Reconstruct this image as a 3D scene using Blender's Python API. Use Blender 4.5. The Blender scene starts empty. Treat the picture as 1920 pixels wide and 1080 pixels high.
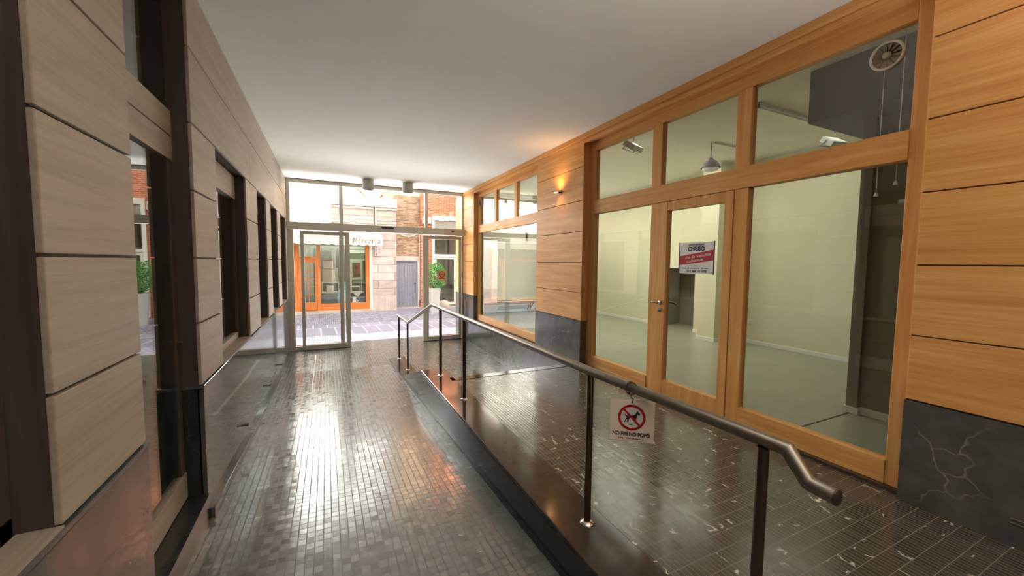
import bpy, bmesh, math, random
from mathutils import Vector, Matrix
random.seed(7)
scn = bpy.context.scene
COL = scn.collection
PI = math.pi

# ------------------------------------------------------------------ helpers
def lin(c):
    r = []
    for v in c[:3]:
        v = v / 255.0
        r.append(v / 12.92 if v <= 0.04045 else ((v + 0.055) / 1.055) ** 2.4)
    return (r[0], r[1], r[2], 1.0)

class NT:
    """small node-tree writer"""
    def __init__(self, name):
        self.m = bpy.data.materials.new(name); self.m.use_nodes = True
        self.t = self.m.node_tree; self.t.nodes.clear()
        self.out = self.n('ShaderNodeOutputMaterial')
        self.pos = self.n('ShaderNodeNewGeometry').outputs['Position']
    def n(self, k, **kw):
        x = self.t.nodes.new(k)
        for a, b in kw.items(): setattr(x, a, b)
        return x
    def l(self, a, b): self.t.links.new(a, b)
    def set(self, sock, v):
        if hasattr(v, 'is_output'): self.l(v, sock)
        else: sock.default_value = v
    def math(self, op, a, b=0.0, c=None, clamp=False):
        x = self.n('ShaderNodeMath', operation=op, use_clamp=clamp)
        self.set(x.inputs[0], a); self.set(x.inputs[1], b)
        if c is not None: self.set(x.inputs[2], c)
        return x.outputs[0]
    def vm(self, op, a, b=(0, 0, 0), s=None):
        x = self.n('ShaderNodeVectorMath', operation=op)
        self.set(x.inputs[0], a)
        if op != 'NORMALIZE' and op != 'FLOOR' and op != 'SCALE' and op != 'FRACTION': self.set(x.inputs[1], b)
        if s is not None: self.set(x.inputs['Scale'], s)
        return x.outputs[1] if op == 'DOT_PRODUCT' else x.outputs[0]
    def noise(self, vec, scale=5, detail=4, rough=.55, dist=0.0):
        x = self.n('ShaderNodeTexNoise'); self.l(vec, x.inputs['Vector'])
        x.inputs['Scale'].default_value = scale; x.inputs['Detail'].default_value = detail
        x.inputs['Roughness'].default_value = rough; x.inputs['Distortion'].default_value = dist
        return x
    def ramp(self, fac, stops, interp='LINEAR'):
        x = self.n('ShaderNodeValToRGB'); x.color_ramp.interpolation = interp
        e = x.color_ramp.elements
        e[0].position, e[0].color = stops[0]; e[1].position, e[1].color = stops[-1]
        for p, c in stops[1:-1]:
            k = e.new(p); k.color = c
        self.l(fac, x.inputs[0]); return x.outputs[0]
    def mix(self, f, a, b, blend='MIX'):
        x = self.n('ShaderNodeMix', data_type='RGBA', blend_type=blend)
        self.set(x.inputs[0], f); self.set(x.inputs[6], a); self.set(x.inputs[7], b)
        return x.outputs[2]
    def bump(self, h, s=.2, d=.01):
        x = self.n('ShaderNodeBump'); x.inputs['Strength'].default_value = s; x.inputs['Distance'].default_value = d
        self.l(h, x.inputs['Height']); return x.outputs[0]
    def bsdf(self, color, rough=.5, metal=0.0, normal=None, spec=.5, **kw):
        b = self.n('ShaderNodeBsdfPrincipled')
        self.set(b.inputs['Base Color'], color); self.set(b.inputs['Roughness'], rough)
        self.set(b.inputs['Metallic'], metal); self.set(b.inputs['Specular IOR Level'], spec)
        if normal is not None: self.l(normal, b.inputs['Normal'])
        for k, v in kw.items(): self.set(b.inputs[k.replace('_', ' ')], v)
        self.l(b.outputs[0], self.out.inputs[0]); return self.m

def plain(name, rgb, rough=.5, metal=0.0, var=.06, scale=9, bump=.05, spec=.5):
    t = NT(name); c = lin(rgb)
    n = t.noise(t.pos, scale, 3)
    lo = tuple(max(0, v * (1 - var)) for v in c[:3]) + (1,); hi = tuple(min(1, v * (1 + var)) for v in c[:3]) + (1,)
    col = t.ramp(n.outputs[0], [(.3, lo), (.7, hi)])
    nn = t.noise(t.pos, scale * 12, 2)
    return t.bsdf(col, rough, metal, t.bump(nn.outputs[0], bump, .002), spec)

def wood(name, axis, dark, mid, light, rough=.5, spec=.3):
    """oak: grain stretched along one world axis"""
    t = NT(name)
    s = {'x': (.55, 9, 9), 'y': (9, .55, 9), 'z': (9, 9, .55)}[axis]
    v = t.vm('MULTIPLY', t.pos, s)
    a = t.noise(v, 1.6, 6, .6, .6)
    f = {'x': (2, 120, 120), 'y': (120, 2, 120), 'z': (120, 120, 2)}[axis]
    b = t.noise(t.vm('MULTIPLY', t.pos, f), 1.0, 2, .5)
    c = t.noise(t.pos, 1.1, 2)
    k = t.math('ADD', t.math('MULTIPLY', a.outputs[0], .62), t.math('MULTIPLY', b.outputs[0], .2))
    k = t.math('ADD', k, t.math('MULTIPLY', c.outputs[0], .18))
    col = t.ramp(k, [(.33, lin(dark)), (.5, lin(mid)), (.66, lin(light))])
    return t.bsdf(col, rough, 0, t.bump(b.outputs[0], .12, .002), spec)

def stone(name, base, vein, rough=.1, vein_w=.012, scale=1.6, spec=.5, var=.25):
    t = NT(name)
    w = t.noise(t.pos, 2.2, 4)
    p = t.vm('ADD', t.pos, t.vm('SCALE', w.outputs['Color'], s=.55))
    vo = t.n('ShaderNodeTexVoronoi', feature='DISTANCE_TO_EDGE'); t.l(p, vo.inputs['Vector']); vo.inputs['Scale'].default_value = scale
    line = t.math('SUBTRACT', 1.0, t.math('DIVIDE', vo.outputs['Distance'], vein_w), clamp=True)
    gate = t.ramp(t.noise(t.pos, 1.7, 2).outputs[0], [(.5, (0, 0, 0, 1)), (.62, (1, 1, 1, 1))])
    line = t.math('MULTIPLY', line, gate)
    c = lin(base)
    lo = tuple(v * (1 - var) for v in c[:3]) + (1,); hi = tuple(min(1, v * (1 + var)) for v in c[:3]) + (1,)
    col = t.ramp(t.noise(t.pos, 6, 5).outputs[0], [(.3, lo), (.7, hi)])
    col = t.mix(t.math('MULTIPLY', line, .4), col, lin(vein))
    return t.bsdf(col, rough, 0, None, spec)

def tiles(name, sx, sy, base, grout, chip, tilt=.02, rough=.22, gw=.06, chips=.06, var=.4, ior=1.65):
    """stack-bonded mosaic: every tile its own tone and a slightly different tilt, so reflections break up tile by tile"""
    t = NT(name)
    q = t.vm('MULTIPLY', t.pos, (1 / sx, 1 / sy, 0.0))
    fr = t.vm('FRACTION', q); fl = t.vm('FLOOR', q)
    sp = t.n('ShaderNodeSeparateXYZ'); t.l(fr, sp.inputs[0])
    wn = t.n('ShaderNodeTexWhiteNoise', noise_dimensions='3D'); t.l(t.vm('ADD', fl, (.5, .5, .5)), wn.inputs['Vector'])
    gx = t.math('MINIMUM', sp.outputs[0], t.math('SUBTRACT', 1.0, sp.outputs[0]))
    gy = t.math('MULTIPLY', t.math('MINIMUM', sp.outputs[1], t.math('SUBTRACT', 1.0, sp.outputs[1])), sy / sx)
    g = t.math('MINIMUM', gx, gy)
    gm = t.ramp(g, [(gw * .55, (1, 1, 1, 1)), (gw, (0, 0, 0, 1))])
    c = lin(base)
    lo = tuple(v * (1 - var) for v in c[:3]) + (1,); hi = tuple(v * (1 + var) for v in c[:3]) + (1,)
    col = t.mix(wn.outputs['Value'], lo, hi)
    n2 = t.noise(t.pos, 14, 4)
    col = t.mix(t.math('MULTIPLY', n2.outputs[0], .5), col, c)
    # pale fossil flecks in single tiles
    p = t.vm('ADD', t.pos, t.vm('SCALE', t.noise(t.pos, 9, 3).outputs['Color'], s=.12))
    vo = t.n('ShaderNodeTexVoronoi', feature='DISTANCE_TO_EDGE'); t.l(p, vo.inputs['Vector']); vo.inputs['Scale'].default_value = 7
    vein = t.math('SUBTRACT', 1.0, t.math('DIVIDE', vo.outputs['Distance'], .05), clamp=True)
    wn2 = t.n('ShaderNodeTexWhiteNoise', noise_dimensions='3D'); t.l(t.vm('ADD', fl, (7.5, 3.5, 1.5)), wn2.inputs['Vector'])
    gate = t.math('LESS_THAN', wn2.outputs['Value'], chips)
    col = t.mix(t.math('MULTIPLY', vein, gate), col, lin(chip))
    col = t.mix(gm, col, lin(grout))
    rg = t.math('ADD', t.math('MULTIPLY', wn.outputs['Value'], .1), rough)
    rg = t.math('ADD', rg, t.math('MULTIPLY', gm, .35))
    geo = t.n('ShaderNodeNewGeometry')
    j = t.vm('SCALE', t.vm('SUBTRACT', wn.outputs['Color'], (.5, .5, .5)), s=tilt)
    nr = t.vm('NORMALIZE', t.vm('ADD', geo.outputs['Normal'], j))
    return t.bsdf(col, rg, 0, nr, .5, IOR=ior)

def bricks(name, bw, bh, c1, c2, mortar, ms=.012, rough=.8, noise=.25, off=.5, coarse=3.0):
    t = NT(name)
    sp = t.n('ShaderNodeSeparateXYZ'); t.l(t.pos, sp.inputs[0])
    cb = t.n('ShaderNodeCombineXYZ'); t.l(t.math('ADD', sp.outputs[0], sp.outputs[1]), cb.inputs[0]); t.l(sp.outputs[2], cb.inputs[1])
    b = t.n('ShaderNodeTexBrick'); b.offset = off
    t.l(cb.outputs[0], b.inputs['Vector'])
    b.inputs['Color1'].default_value = lin(c1); b.inputs['Color2'].default_value = lin(c2); b.inputs['Mortar'].default_value = lin(mortar)
    b.inputs['Scale'].default_value = 1; b.inputs['Mortar Size'].default_value = ms; b.inputs['Mortar Smooth'].default_value = .3
    b.inputs['Brick Width'].default_value = bw; b.inputs['Row Height'].default_value = bh
    n = t.noise(t.vm('MULTIPLY', t.pos, (1, 1, 2.2)), coarse, 5)
    col = t.mix(noise, b.outputs['Color'], t.ramp(n.outputs[0], [(.3, (.25, .22, .2, 1)), (.7, (1, 1, 1, 1))]), 'MULTIPLY')
    return t.bsdf(col, rough, 0, t.bump(b.outputs['Fac'], -.4, .01), .2)

def glassmat(name, tint=(1, 1, 1), f0=.08, dust=0.0):
    """thin pane: clear transmission plus a Fresnel mirror"""
    t = NT(name)
    g = t.n('ShaderNodeNewGeometry')
    d = t.math('ABSOLUTE', t.vm('DOT_PRODUCT', g.outputs['Incoming'], g.outputs['Normal']))
    k = t.math('POWER', t.math('SUBTRACT', 1.0, d, clamp=True), 5.0)
    f = t.math('ADD', t.math('MULTIPLY', k, 1 - f0), f0, clamp=True)
    tr = t.n('ShaderNodeBsdfTransparent'); tr.inputs[0].default_value = tint + (1,)
    gl = t.n('ShaderNodeBsdfGlossy'); gl.inputs['Roughness'].default_value = 0.0; gl.inputs[0].default_value = (1, 1, 1, 1)
    mx = t.n('ShaderNodeMixShader'); t.l(f, mx.inputs[0]); t.l(tr.outputs[0], mx.inputs[1]); t.l(gl.outputs[0], mx.inputs[2])
    t.l(mx.outputs[0], t.out.inputs[0]); return t.m

def emit(name, rgb, s):
    t = NT(name); e = t.n('ShaderNodeEmission'); e.inputs[0].default_value = lin(rgb); e.inputs[1].default_value = s
    t.l(e.outputs[0], t.out.inputs[0]); return t.m

class MB:
    def __init__(self): self.v = []; self.f = []
    def add(self, vs, fs):
        o = len(self.v); self.v += [tuple(p) for p in vs]; self.f += [tuple(i + o for i in f) for f in fs]; return self
    def box(self, x0, x1, y0, y1, z0, z1):
        if x0 > x1: x0, x1 = x1, x0
        if y0 > y1: y0, y1 = y1, y0
        if z0 > z1: z0, z1 = z1, z0
        return self.add([(x0,y0,z0),(x1,y0,z0),(x1,y1,z0),(x0,y1,z0),(x0,y0,z1),(x1,y0,z1),(x1,y1,z1),(x0,y1,z1)],
            [(0,3,2,1),(4,5,6,7),(0,1,5,4),(1,2,6,5),(2,3,7,6),(3,0,4,7)])
    def prism(self, poly, axis, a, b):
        """extrude a 2-D polygon (counter-clockwise) along an axis; poly coords are the other two axes in order"""
        def P(p, t):
            return {'x': (t, p[0], p[1]), 'y': (p[0], t, p[1]), 'z': (p[0], p[1], t)}[axis]
        n = len(poly)
        vs = [P(p, a) for p in poly] + [P(p, b) for p in poly]
        fs = [tuple(range(n))[::-1], tuple(range(n, 2 * n))] + [(i, (i + 1) % n, n + (i + 1) % n, n + i) for i in range(n)]
        return self.add(vs, fs)
    def tube(self, pts, r, seg=16, cap=True):
        pts = [Vector(p) for p in pts]; n = len(pts)
        rs = r if isinstance(r, (list, tuple)) else [r] * n
        rings = []; up = None
        for i in range(n):
            if i == 0: d = pts[1] - pts[0]
            elif i == n - 1: d = pts[-1] - pts[-2]
            else: d = (pts[i] - pts[i-1]).normalized() + (pts[i+1] - pts[i]).normalized()
            d.normalize()
            if up is None:
                up = Vector((0, 0, 1)) if abs(d.z) < .9 else Vector((1, 0, 0))
            s = d.cross(up).normalized(); u = s.cross(d).normalized(); up = u
            k = 1.0
            if 0 < i < n - 1:
                c = (pts[i] - pts[i-1]).normalized().dot(d); k = 1 / max(.5, c)
            rings.append([(pts[i] + (s * math.cos(a) + u * math.sin(a) * k) * rs[i]) for a in [2 * PI * j / seg for j in range(seg)]])
        vs = [p for rg in rings for p in rg]; fs = []
        for i in range(n - 1):
            for j in range(seg):
                a = i * seg + j; b = i * seg + (j + 1) % seg
                fs.append((a, b, b + seg, a + seg))
        if cap: fs += [tuple(range(seg))[::-1], tuple(range((n - 1) * seg, n * seg))]
        return self.add(vs, fs)
    def lathe(self, prof, c=(0, 0, 0), seg=32, M=None):
        """prof: (radius, height) pairs around z; M an optional rotation"""
        c = Vector(c); vs = []; fs = []; n = len(prof)
        for r, z in prof:
            for j in range(seg):
                a = 2 * PI * j / seg; p = Vector((r * math.cos(a), r * math.sin(a), z))
                if M is not None: p = M @ p
                vs.append(c + p)
        for i in range(n - 1):
            for j in range(seg):
                a = i * seg + j; b = i * seg + (j + 1) % seg
                fs.append((a, b, b + seg, a + seg))
        fs += [tuple(range(seg))[::-1], tuple(range((n - 1) * seg, n * seg))]
        return self.add(vs, fs)
    def torus(self, c, R, r, M, seg=40, sec=10):
        c = Vector(c); vs = []; fs = []
        for i in range(seg):
            a = 2 * PI * i / seg
            for j in range(sec):
                b = 2 * PI * j / sec
                p = Vector(((R + r * math.cos(b)) * math.cos(a), (R + r * math.cos(b)) * math.sin(a), r * math.sin(b)))
                vs.append(c + M @ p)
        for i in range(seg):
            for j in range(sec):
                fs.append((i*sec+j, ((i+1)%seg)*sec+j, ((i+1)%seg)*sec+(j+1)%sec, i*sec+(j+1)%sec))
        return self.add(vs, fs)
    def build(self, name, mat, parent=None, bevel=0.0, smooth=False, org=None):
        me = bpy.data.meshes.new(name)
        o = Vector(org) if org is not None else Vector((0, 0, 0))
        me.from_pydata([tuple(Vector(p) - o) for p in self.v], [], self.f)
        bm = bmesh.new(); bm.from_mesh(me); bmesh.ops.recalc_face_normals(bm, faces=bm.faces); bm.to_mesh(me); bm.free()
        me.materials.append(mat)
        ob = bpy.data.objects.new(name, me); COL.objects.link(ob)
        ob.location = o
        if parent is not None:
            ob.parent = parent
            if parent.get('_org') is not None: ob.location = o - Vector(parent['_org'])
        if smooth:
            for p in me.polygons: p.use_smooth = True
            es = ob.modifiers.new('smooth_angle', 'EDGE_SPLIT'); es.split_angle = math.radians(40)
        if bevel:
            b = ob.modifiers.new('bevel', 'BEVEL'); b.width = bevel; b.segments = 2; b.limit_method = 'ANGLE'
        return ob

def tag(o, label=None, cat=None, group=None, kind=None):
    if label: o['label'] = label
    if cat: o['category'] = cat
    if group: o['group'] = group
    if kind: o['kind'] = kind
    return o
def struct(o, label, cat=None): return tag(o, label, cat or 'structure', kind='structure')
def empty(name, loc, label=None, cat=None, group=None, kind=None, rz=0.0):
    """an Empty at the thing's base; parts are built in world coordinates unless rz is given"""
    o = bpy.data.objects.new(name, None); COL.objects.link(o); o.location = loc; o.empty_display_size = .1
    o['_org'] = list(loc); o.rotation_euler.z = rz
    return tag(o, label, cat, group, kind)
def text(name, s, mat, parent, loc, size, right, up, align='CENTER', ext=.0008, bold=0.0, shear=0.0, width=None):
    cu = bpy.data.curves.new(name, 'FONT'); cu.body = s; cu.size = size; cu.extrude = ext; cu.offset = bold; cu.shear = shear
    cu.align_x = align; cu.align_y = 'CENTER'; cu.materials.append(mat)
    tmp = bpy.data.objects.new(name, cu); COL.objects.link(tmp); bpy.context.view_layer.update()
    me = bpy.data.meshes.new_from_object(tmp.evaluated_get(bpy.context.evaluated_depsgraph_get())); bpy.data.objects.remove(tmp)
    o = bpy.data.objects.new(name, me); COL.objects.link(o)
    r = Vector(right).normalized(); u = Vector(up).normalized(); n = r.cross(u)
    M = Matrix((r, u, n)).transposed().to_4x4(); M.translation = Vector(loc)
    if width:
        bpy.context.view_layer.update()
        w = o.dimensions.x
        if w > 0: M = M @ Matrix.Diagonal((width / w, 1, 1, 1))
    if parent is not None:
        o.parent = parent
        org = Vector(parent['_org']) if parent.get('_org') is not None else Vector((0, 0, 0))
        M = Matrix.Translation(-org) @ M
    o.matrix_local = M
    return o

# ------------------------------------------------------------------ materials
OAK = ((190, 128, 66), (208, 150, 86), (222, 172, 110))
oak_y = wood('oak_along', 'y', *OAK); oak_z = wood('oak_upright', 'z', *OAK); oak_x = wood('oak_across', 'x', *OAK)
PALE = ((160, 149, 134), (175, 164, 148), (187, 176, 159))  # oak of the left wall, haze put into its paler colour
pale_y = wood('hazed_oak_along', 'y', *PALE); pale_z = wood('hazed_oak_upright', 'z', *PALE); pale_x = wood('hazed_oak_across', 'x', *PALE)
DKW = ((66, 58, 55), (80, 72, 69), (92, 84, 80))  # oak with shade put into its colour for reveals; also frames, wall cores
dark_z = wood('dark_oak_shade', 'z', *DKW)
ORG = ((176, 92, 36), (214, 124, 56), (232, 150, 82))
org_x = wood('orange_timber', 'x', *ORG); org_z = wood('orange_timber_upright', 'z', *ORG)
m_stoneL = stone('grey_polished_stone', (84, 88, 88), (120, 120, 124), .06, .008, 1.2, var=.12)
m_stoneR = stone('grey_veined_marble', (78, 76, 74), (176, 172, 168), .16, .014, 1.7, spec=1.0)
m_kerb = stone('dark_kerb_marble', (62, 56, 50), (110, 104, 96), .12, .006, 1.3)
m_kerbside = stone('dark_kerb_side', (46, 50, 50), (86, 90, 88), .16, .008, 1.6)
m_ramp = tiles('ramp_mosaic', .052, .064, (108, 110, 105), (40, 38, 36), (205, 200, 190), tilt=.02, rough=.13, gw=.085, chips=.015, var=.3, ior=1.85)
m_plat = tiles('platform_mosaic', .031, .098, (68, 64, 56), (124, 117, 104), (225, 220, 208), tilt=.018, rough=.15, gw=.06, chips=.08, var=.22)
m_ceil = plain('ceiling_plaster', (220, 216, 210), .9, var=.02, scale=3)
m_alu = plain('grey_aluminium', (196, 191, 180), .5, .0, var=.04)
m_aludk = plain('dark_gasket', (70, 66, 64), .6)
m_steel = plain('brushed_steel', (150, 143, 133), .42, 1.0, var=.05, scale=30)
m_steeldk = plain('bronze_steel', (112, 96, 88), .32, 1.0, var=.05, scale=30)
m_chrome = plain('polished_chrome', (225, 220, 215), .12, 1.0, var=.02)
m_lampgrey = plain('grey_lamp_paint', (190, 188, 182), .5)
m_glass = glassmat('clear_glass', (.97, .99, .975), .08)
m_glassL = glassmat('tinted_glass', (.80, .86, .83), .10)
m_glassD = glassmat('door_glass', (.98, .99, .98), .045)
m_white = plain('white_paint', (236, 234, 226), .6, var=.02)
m_cream = plain('cream_wall', (224, 219, 190), .85, var=.02, scale=2)
m_greywall = plain('grey_wall', (142, 137, 122), .85, var=.03)
m_dkduct = plain('dark_grey_bulkhead', (84, 78, 72), .8, var=.03)
m_resin = plain('grey_resin_floor', (156, 156, 138), .3, var=.06, scale=1.4)
m_black = plain('black_ink', (28, 28, 30), .6)
m_navy = plain('navy_ink', (46, 50, 78), .6)
m_red = plain('red_ink', (176, 34, 40), .5)
m_redring = plain('red_sign_ring', (168, 20, 32), .5)
m_paper = plain('paper_white', (222, 222, 216), .6, var=.02)
m_signboard = plain('sign_plastic', (240, 228, 212), .5, var=.03)
m_green = plain('green_print', (70, 130, 60), .6)
m_wire = plain('rusty_wire', (72, 40, 34), .6)
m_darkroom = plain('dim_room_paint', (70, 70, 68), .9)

# ------------------------------------------------------------------ dimensions
XL, XLG = -.83, -.97          # left wall face / left glazing
XR, XF, XG = 3.53, 3.64, 3.675  # right cladding face / joinery face / glazing
CEIL, DOOR = 3.53, 10.7
LOW = -.60                    # level of the entrance floor
GRO = [1.14, 1.608, 2.082, 2.55, 3.06]
def ramp_z(y): return LOW + .055 * max(0.0, 8.5 - y)

# ------------------------------------------------------------------ setting: floors
ys = [-5, -3, -1, 0, 1, 2, 3, 4, 5, 6, 7, 8, 8.5, 9.5, 11.4]
mb = MB()
for a, b in zip(ys[:-1], ys[1:]):
    mb.add([(XL-.14, a, ramp_z(a)), (1.24, a, ramp_z(a)), (1.24, b, ramp_z(b)), (XL-.14, b, ramp_z(b))], [(0, 1, 2, 3)])
floor = mb.build('floor', m_ramp)
struct(floor, 'dark grey mosaic floor of the sloping ramp on the left', 'floor')
lo = MB(); lo.box(1.24, 3.9, 6.3, 11.4, -.75, LOW)
lo.build('entrance_floor', m_ramp, floor)
lo = MB(); lo.prism([(6.3, ramp_z(6.3)), (6.3, ramp_z(6.3) + .0015), (8.5, LOW + .0015), (10.0, LOW + .0015), (10.0, LOW), (8.5, LOW)], 'x', -.262, -.247)
lo.build('inlay_line', m_white, floor)
mb = MB(); mb.box(1.5, 3.66, -5, 5.1, -.8, 0.0)
plat = mb.build('floor_platform', m_plat)
struct(plat, 'raised dark marble strip mosaic floor beside the shop windows', 'floor')
for k, y in enumerate((5.1, 5.5, 5.9, 6.3)):
    z = -.15 * (k + 1)
    if k < 3: MB().box(1.5, 3.53, y, y + .4, -.8, z).build('step', m_kerb, plat)
MB().box(1.5, 3.53, 4.98, 5.12, -.02, .004).build('step_nosing', m_kerb, plat)
# kerb: level stretch, sloped stringer, low end
mb = MB()
mb.prism([(-5, -.85), (8.86, -.85), (8.86, -.545), (7.36, -.545), (5.65, 0.004), (-5, .004)], 'x', 1.225, 1.56)
kerb = mb.build('trim_1', m_kerb, bevel=.009)
struct(kerb, 'long dark marble kerb edging the raised floor, carrying the handrail posts', 'kerb')
mb = MB(); 
prof = [(y, ramp_z(y) + .0) for y in (-5, 8.5)]
mb.prism([(-5, ramp_z(-5) - .1), (8.86, LOW - .1), (8.86, LOW + .03), (8.5, LOW + .035), (-5, ramp_z(-5) + .035)], 'x', 1.205, 1.2255)
mb.build('skirting_strip', m_kerbside, kerb)
mb = MB(); mb.prism([(-5, -.85), (8.84, -.85), (8.84, -.575), (7.37, -.575), (5.64, -.03), (-5, -.03)], 'x', 1.2205, 1.23)
mb.build('riser_face', m_kerbside, kerb)

# ------------------------------------------------------------------ ceiling
mb = MB(); mb.box(-1.2, 3.75, -5, 10.75, CEIL, CEIL + .25)
struct(mb.build('ceiling', m_ceil), 'plain white plaster ceiling over the passage', 'ceiling')
mb = MB(); mb.box(-4.2, 9.5, -5.2, -5.0, -1, 3.9)
struct(mb.build('wall_back', m_ceil), 'plain wall closing the passage behind the viewer', 'wall')

# ------------------------------------------------------------------ left wall
PIL = [(1.807, 2.49), (3.47, 4.115), (5.5, 6.3), (7.18, 7.74), (8.7, 9.26), (10.42, 10.66)]
core = MB()
for i, (a, b) in enumerate(PIL):
    core.box(XLG - .12, XL - .02, a + .012, b - .012, -.9, CEIL)
core.box(XLG - .12, XL - .02, 3.48, 10.66, 2.56, CEIL)
core.box(XLG - .12, XL - .02, 3.48, 10.66, -.9, .66)
core.box(XLG - .12, XL - .02, -5, 1.807, 2.56, CEIL); core.box(XLG - .12, XL - .02, -5, 1.807, -.9, .66)
core.box(XLG - .12, XL - .02, -5, .2, -.9, CEIL)
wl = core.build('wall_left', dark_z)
struct(wl, 'left passage wall of oak panelled piers between recessed windows', 'wall')
def panels(mbx, y0, y1, zs, x_out, x_in, gap=.006):
    for a, b in zip(zs[:-1], zs[1:]):
        mbx.box(x_in, x_out, y0, y1, a + gap, b - gap)
for i, (a, b) in enumerate(PIL):
    m = MB()
    zs = [.685] + GRO[:3] + [2.55]
    if i == 0: zs = [.685] + GRO + [CEIL]
    panels(m, a, b, zs, XL, XL - .022)
    m.build('wood_cladding', pale_y, wl, bevel=.004)
    for (ya, yb) in ((a, a + .012), (b - .012, b)):          # reveals
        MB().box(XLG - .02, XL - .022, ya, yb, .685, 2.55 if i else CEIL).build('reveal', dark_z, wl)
m = MB(); 
for (a, b) in ((3.47, 5.82), (5.826, 8.2), (8.206, 10.66)):
    panels(m, a, b, [2.55, 3.06, CEIL], XL, XL - .022)
m.build('lintel_cladding', pale_y, wl, bevel=.004)
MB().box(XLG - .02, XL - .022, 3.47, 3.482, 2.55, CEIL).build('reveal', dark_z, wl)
m = MB(); panels(m, -5, 1.807, [2.55, 3.06, CEIL], XL, XL - .022); m.build('lintel_cladding', pale_y, wl, bevel=.004)
m = MB()
for a, b in ((-5, 2.49), (3.47, 10.66)):
    m.box(XL - .03, XL + .008, a, b, -.9, .655)
m.build('stone_base', m_stoneL, wl)
m = MB()
for a, b in ((-5, 2.49), (3.47, 10.66)):
    m.box(XLG, XL + .012, a, b, .66, .682)
m.build('stone_cap', m_stoneL, wl, bevel=.003)
m = MB()
for a in (2.478, 3.47): m.box(XLG - .02, XL - .02, a, a + .012, -.9, .66)
m.build('stone_return', m_kerbside, wl)
m = MB(); 
for a, b in ((-5, 2.49), (3.47, 10.66)):
    m.prism([(a, ramp_z(a) - .2), (b, ramp_z(b) - .2), (b, ramp_z(b) + .012)] + ([(8.5, ramp_z(8.5) + .03)] if b > 8.5 else []) + [(a, ramp_z(a) + .075)], 'x', XL + .005, XL + .045)
m.build('base_ledge', m_stoneL, wl, bevel=.003)

def left_window(n, a, b, label, zlo=.682):
    w = empty('window_%d' % n, (XLG, a, zlo)); struct(w, label, 'window')
    m = MB()
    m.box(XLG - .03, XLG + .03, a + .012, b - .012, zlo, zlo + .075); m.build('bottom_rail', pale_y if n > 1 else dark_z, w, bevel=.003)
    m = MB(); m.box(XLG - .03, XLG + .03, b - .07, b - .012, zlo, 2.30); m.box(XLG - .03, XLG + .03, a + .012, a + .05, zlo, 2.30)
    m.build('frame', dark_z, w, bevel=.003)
    MB().box(XLG - .03, XLG + .035, a + .012, b - .012, 2.29, 2.548).build('head_panel', pale_y, w, bevel=.003)
    MB().box(XLG - .004, XLG + .004, a + .05, b - .07, zlo + .07, 2.295).build('pane', m_glassL, w)
    MB().box(XLG + .03, XL + .006, a + .004, b - .004, .682, .690).build('sill', pale_y, w)
    return w
left_window(1, .2, 1.807, 'recessed dark window at the left edge with a warm oak sill')
left_window(2, 4.115, 5.5, 'recessed window with oak sill just beyond the second oak pier on the left')
left_window(3, 6.3, 7.18, 'narrow recessed window third along the left wall')
left_window(4, 7.74, 8.7, 'narrow recessed window fourth along the left wall')
left_window(5, 9.26, 10.42, 'narrow recessed window on the left closest to the glass entrance')
d1 = empty('door_1', (XLG, 2.49, -.3)); struct(d1, 'tall recessed glass door between the first two oak piers on the left', 'door')
m = MB(); m.box(XLG - .03, XLG + .03, 2.49, 3.47, -.125, .03 + .03); m.build('bottom_rail', pale_y, d1, bevel=.003)
m = MB(); m.box(XLG - .03, XLG + .03, 2.49, 3.47, 2.27, 2.43); m.box(XLG - .03, XLG + .03, 2.49, 3.47, 2.438, 2.605); m.build('transom_panel', pale_y, d1, bevel=.003)
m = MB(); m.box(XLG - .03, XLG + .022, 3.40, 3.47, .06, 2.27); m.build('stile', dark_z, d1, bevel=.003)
MB().prism([(XLG - .012, 2.49), (XLG - .004, 2.49), (XLG + .012, 3.41), (XLG + .004, 3.41)], 'z', .05, 2.28).build('pane', m_glassL, d1)
MB().box(XLG - .004, XLG + .004, 2.49, 3.47, 2.60, CEIL).build('upper_pane', m_glassL, d1)
m = MB(); m.box(XLG - .1, XL + .02, 2.49, 3.47, -.95, -.13); m.build('threshold', m_kerbside, d1)
m = MB(); m.lathe([(.002, 0), (.010, 0), (.010, .012), (.016, .02), (.016, .026), (.002, .028)], (XLG + .022, 3.435, 1.02), 16, Matrix.Rotation(PI/2, 3, 'Y')); m.build('knob', m_steel, d1, smooth=True)
# dim rooms behind the left glazing
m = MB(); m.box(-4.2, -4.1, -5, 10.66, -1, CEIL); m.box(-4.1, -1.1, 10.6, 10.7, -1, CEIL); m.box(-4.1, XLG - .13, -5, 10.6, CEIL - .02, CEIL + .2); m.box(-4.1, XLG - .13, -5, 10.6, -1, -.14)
struct(m.build('wall_room', m_darkroom), 'dim unlit room behind the left windows', 'wall')

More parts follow.
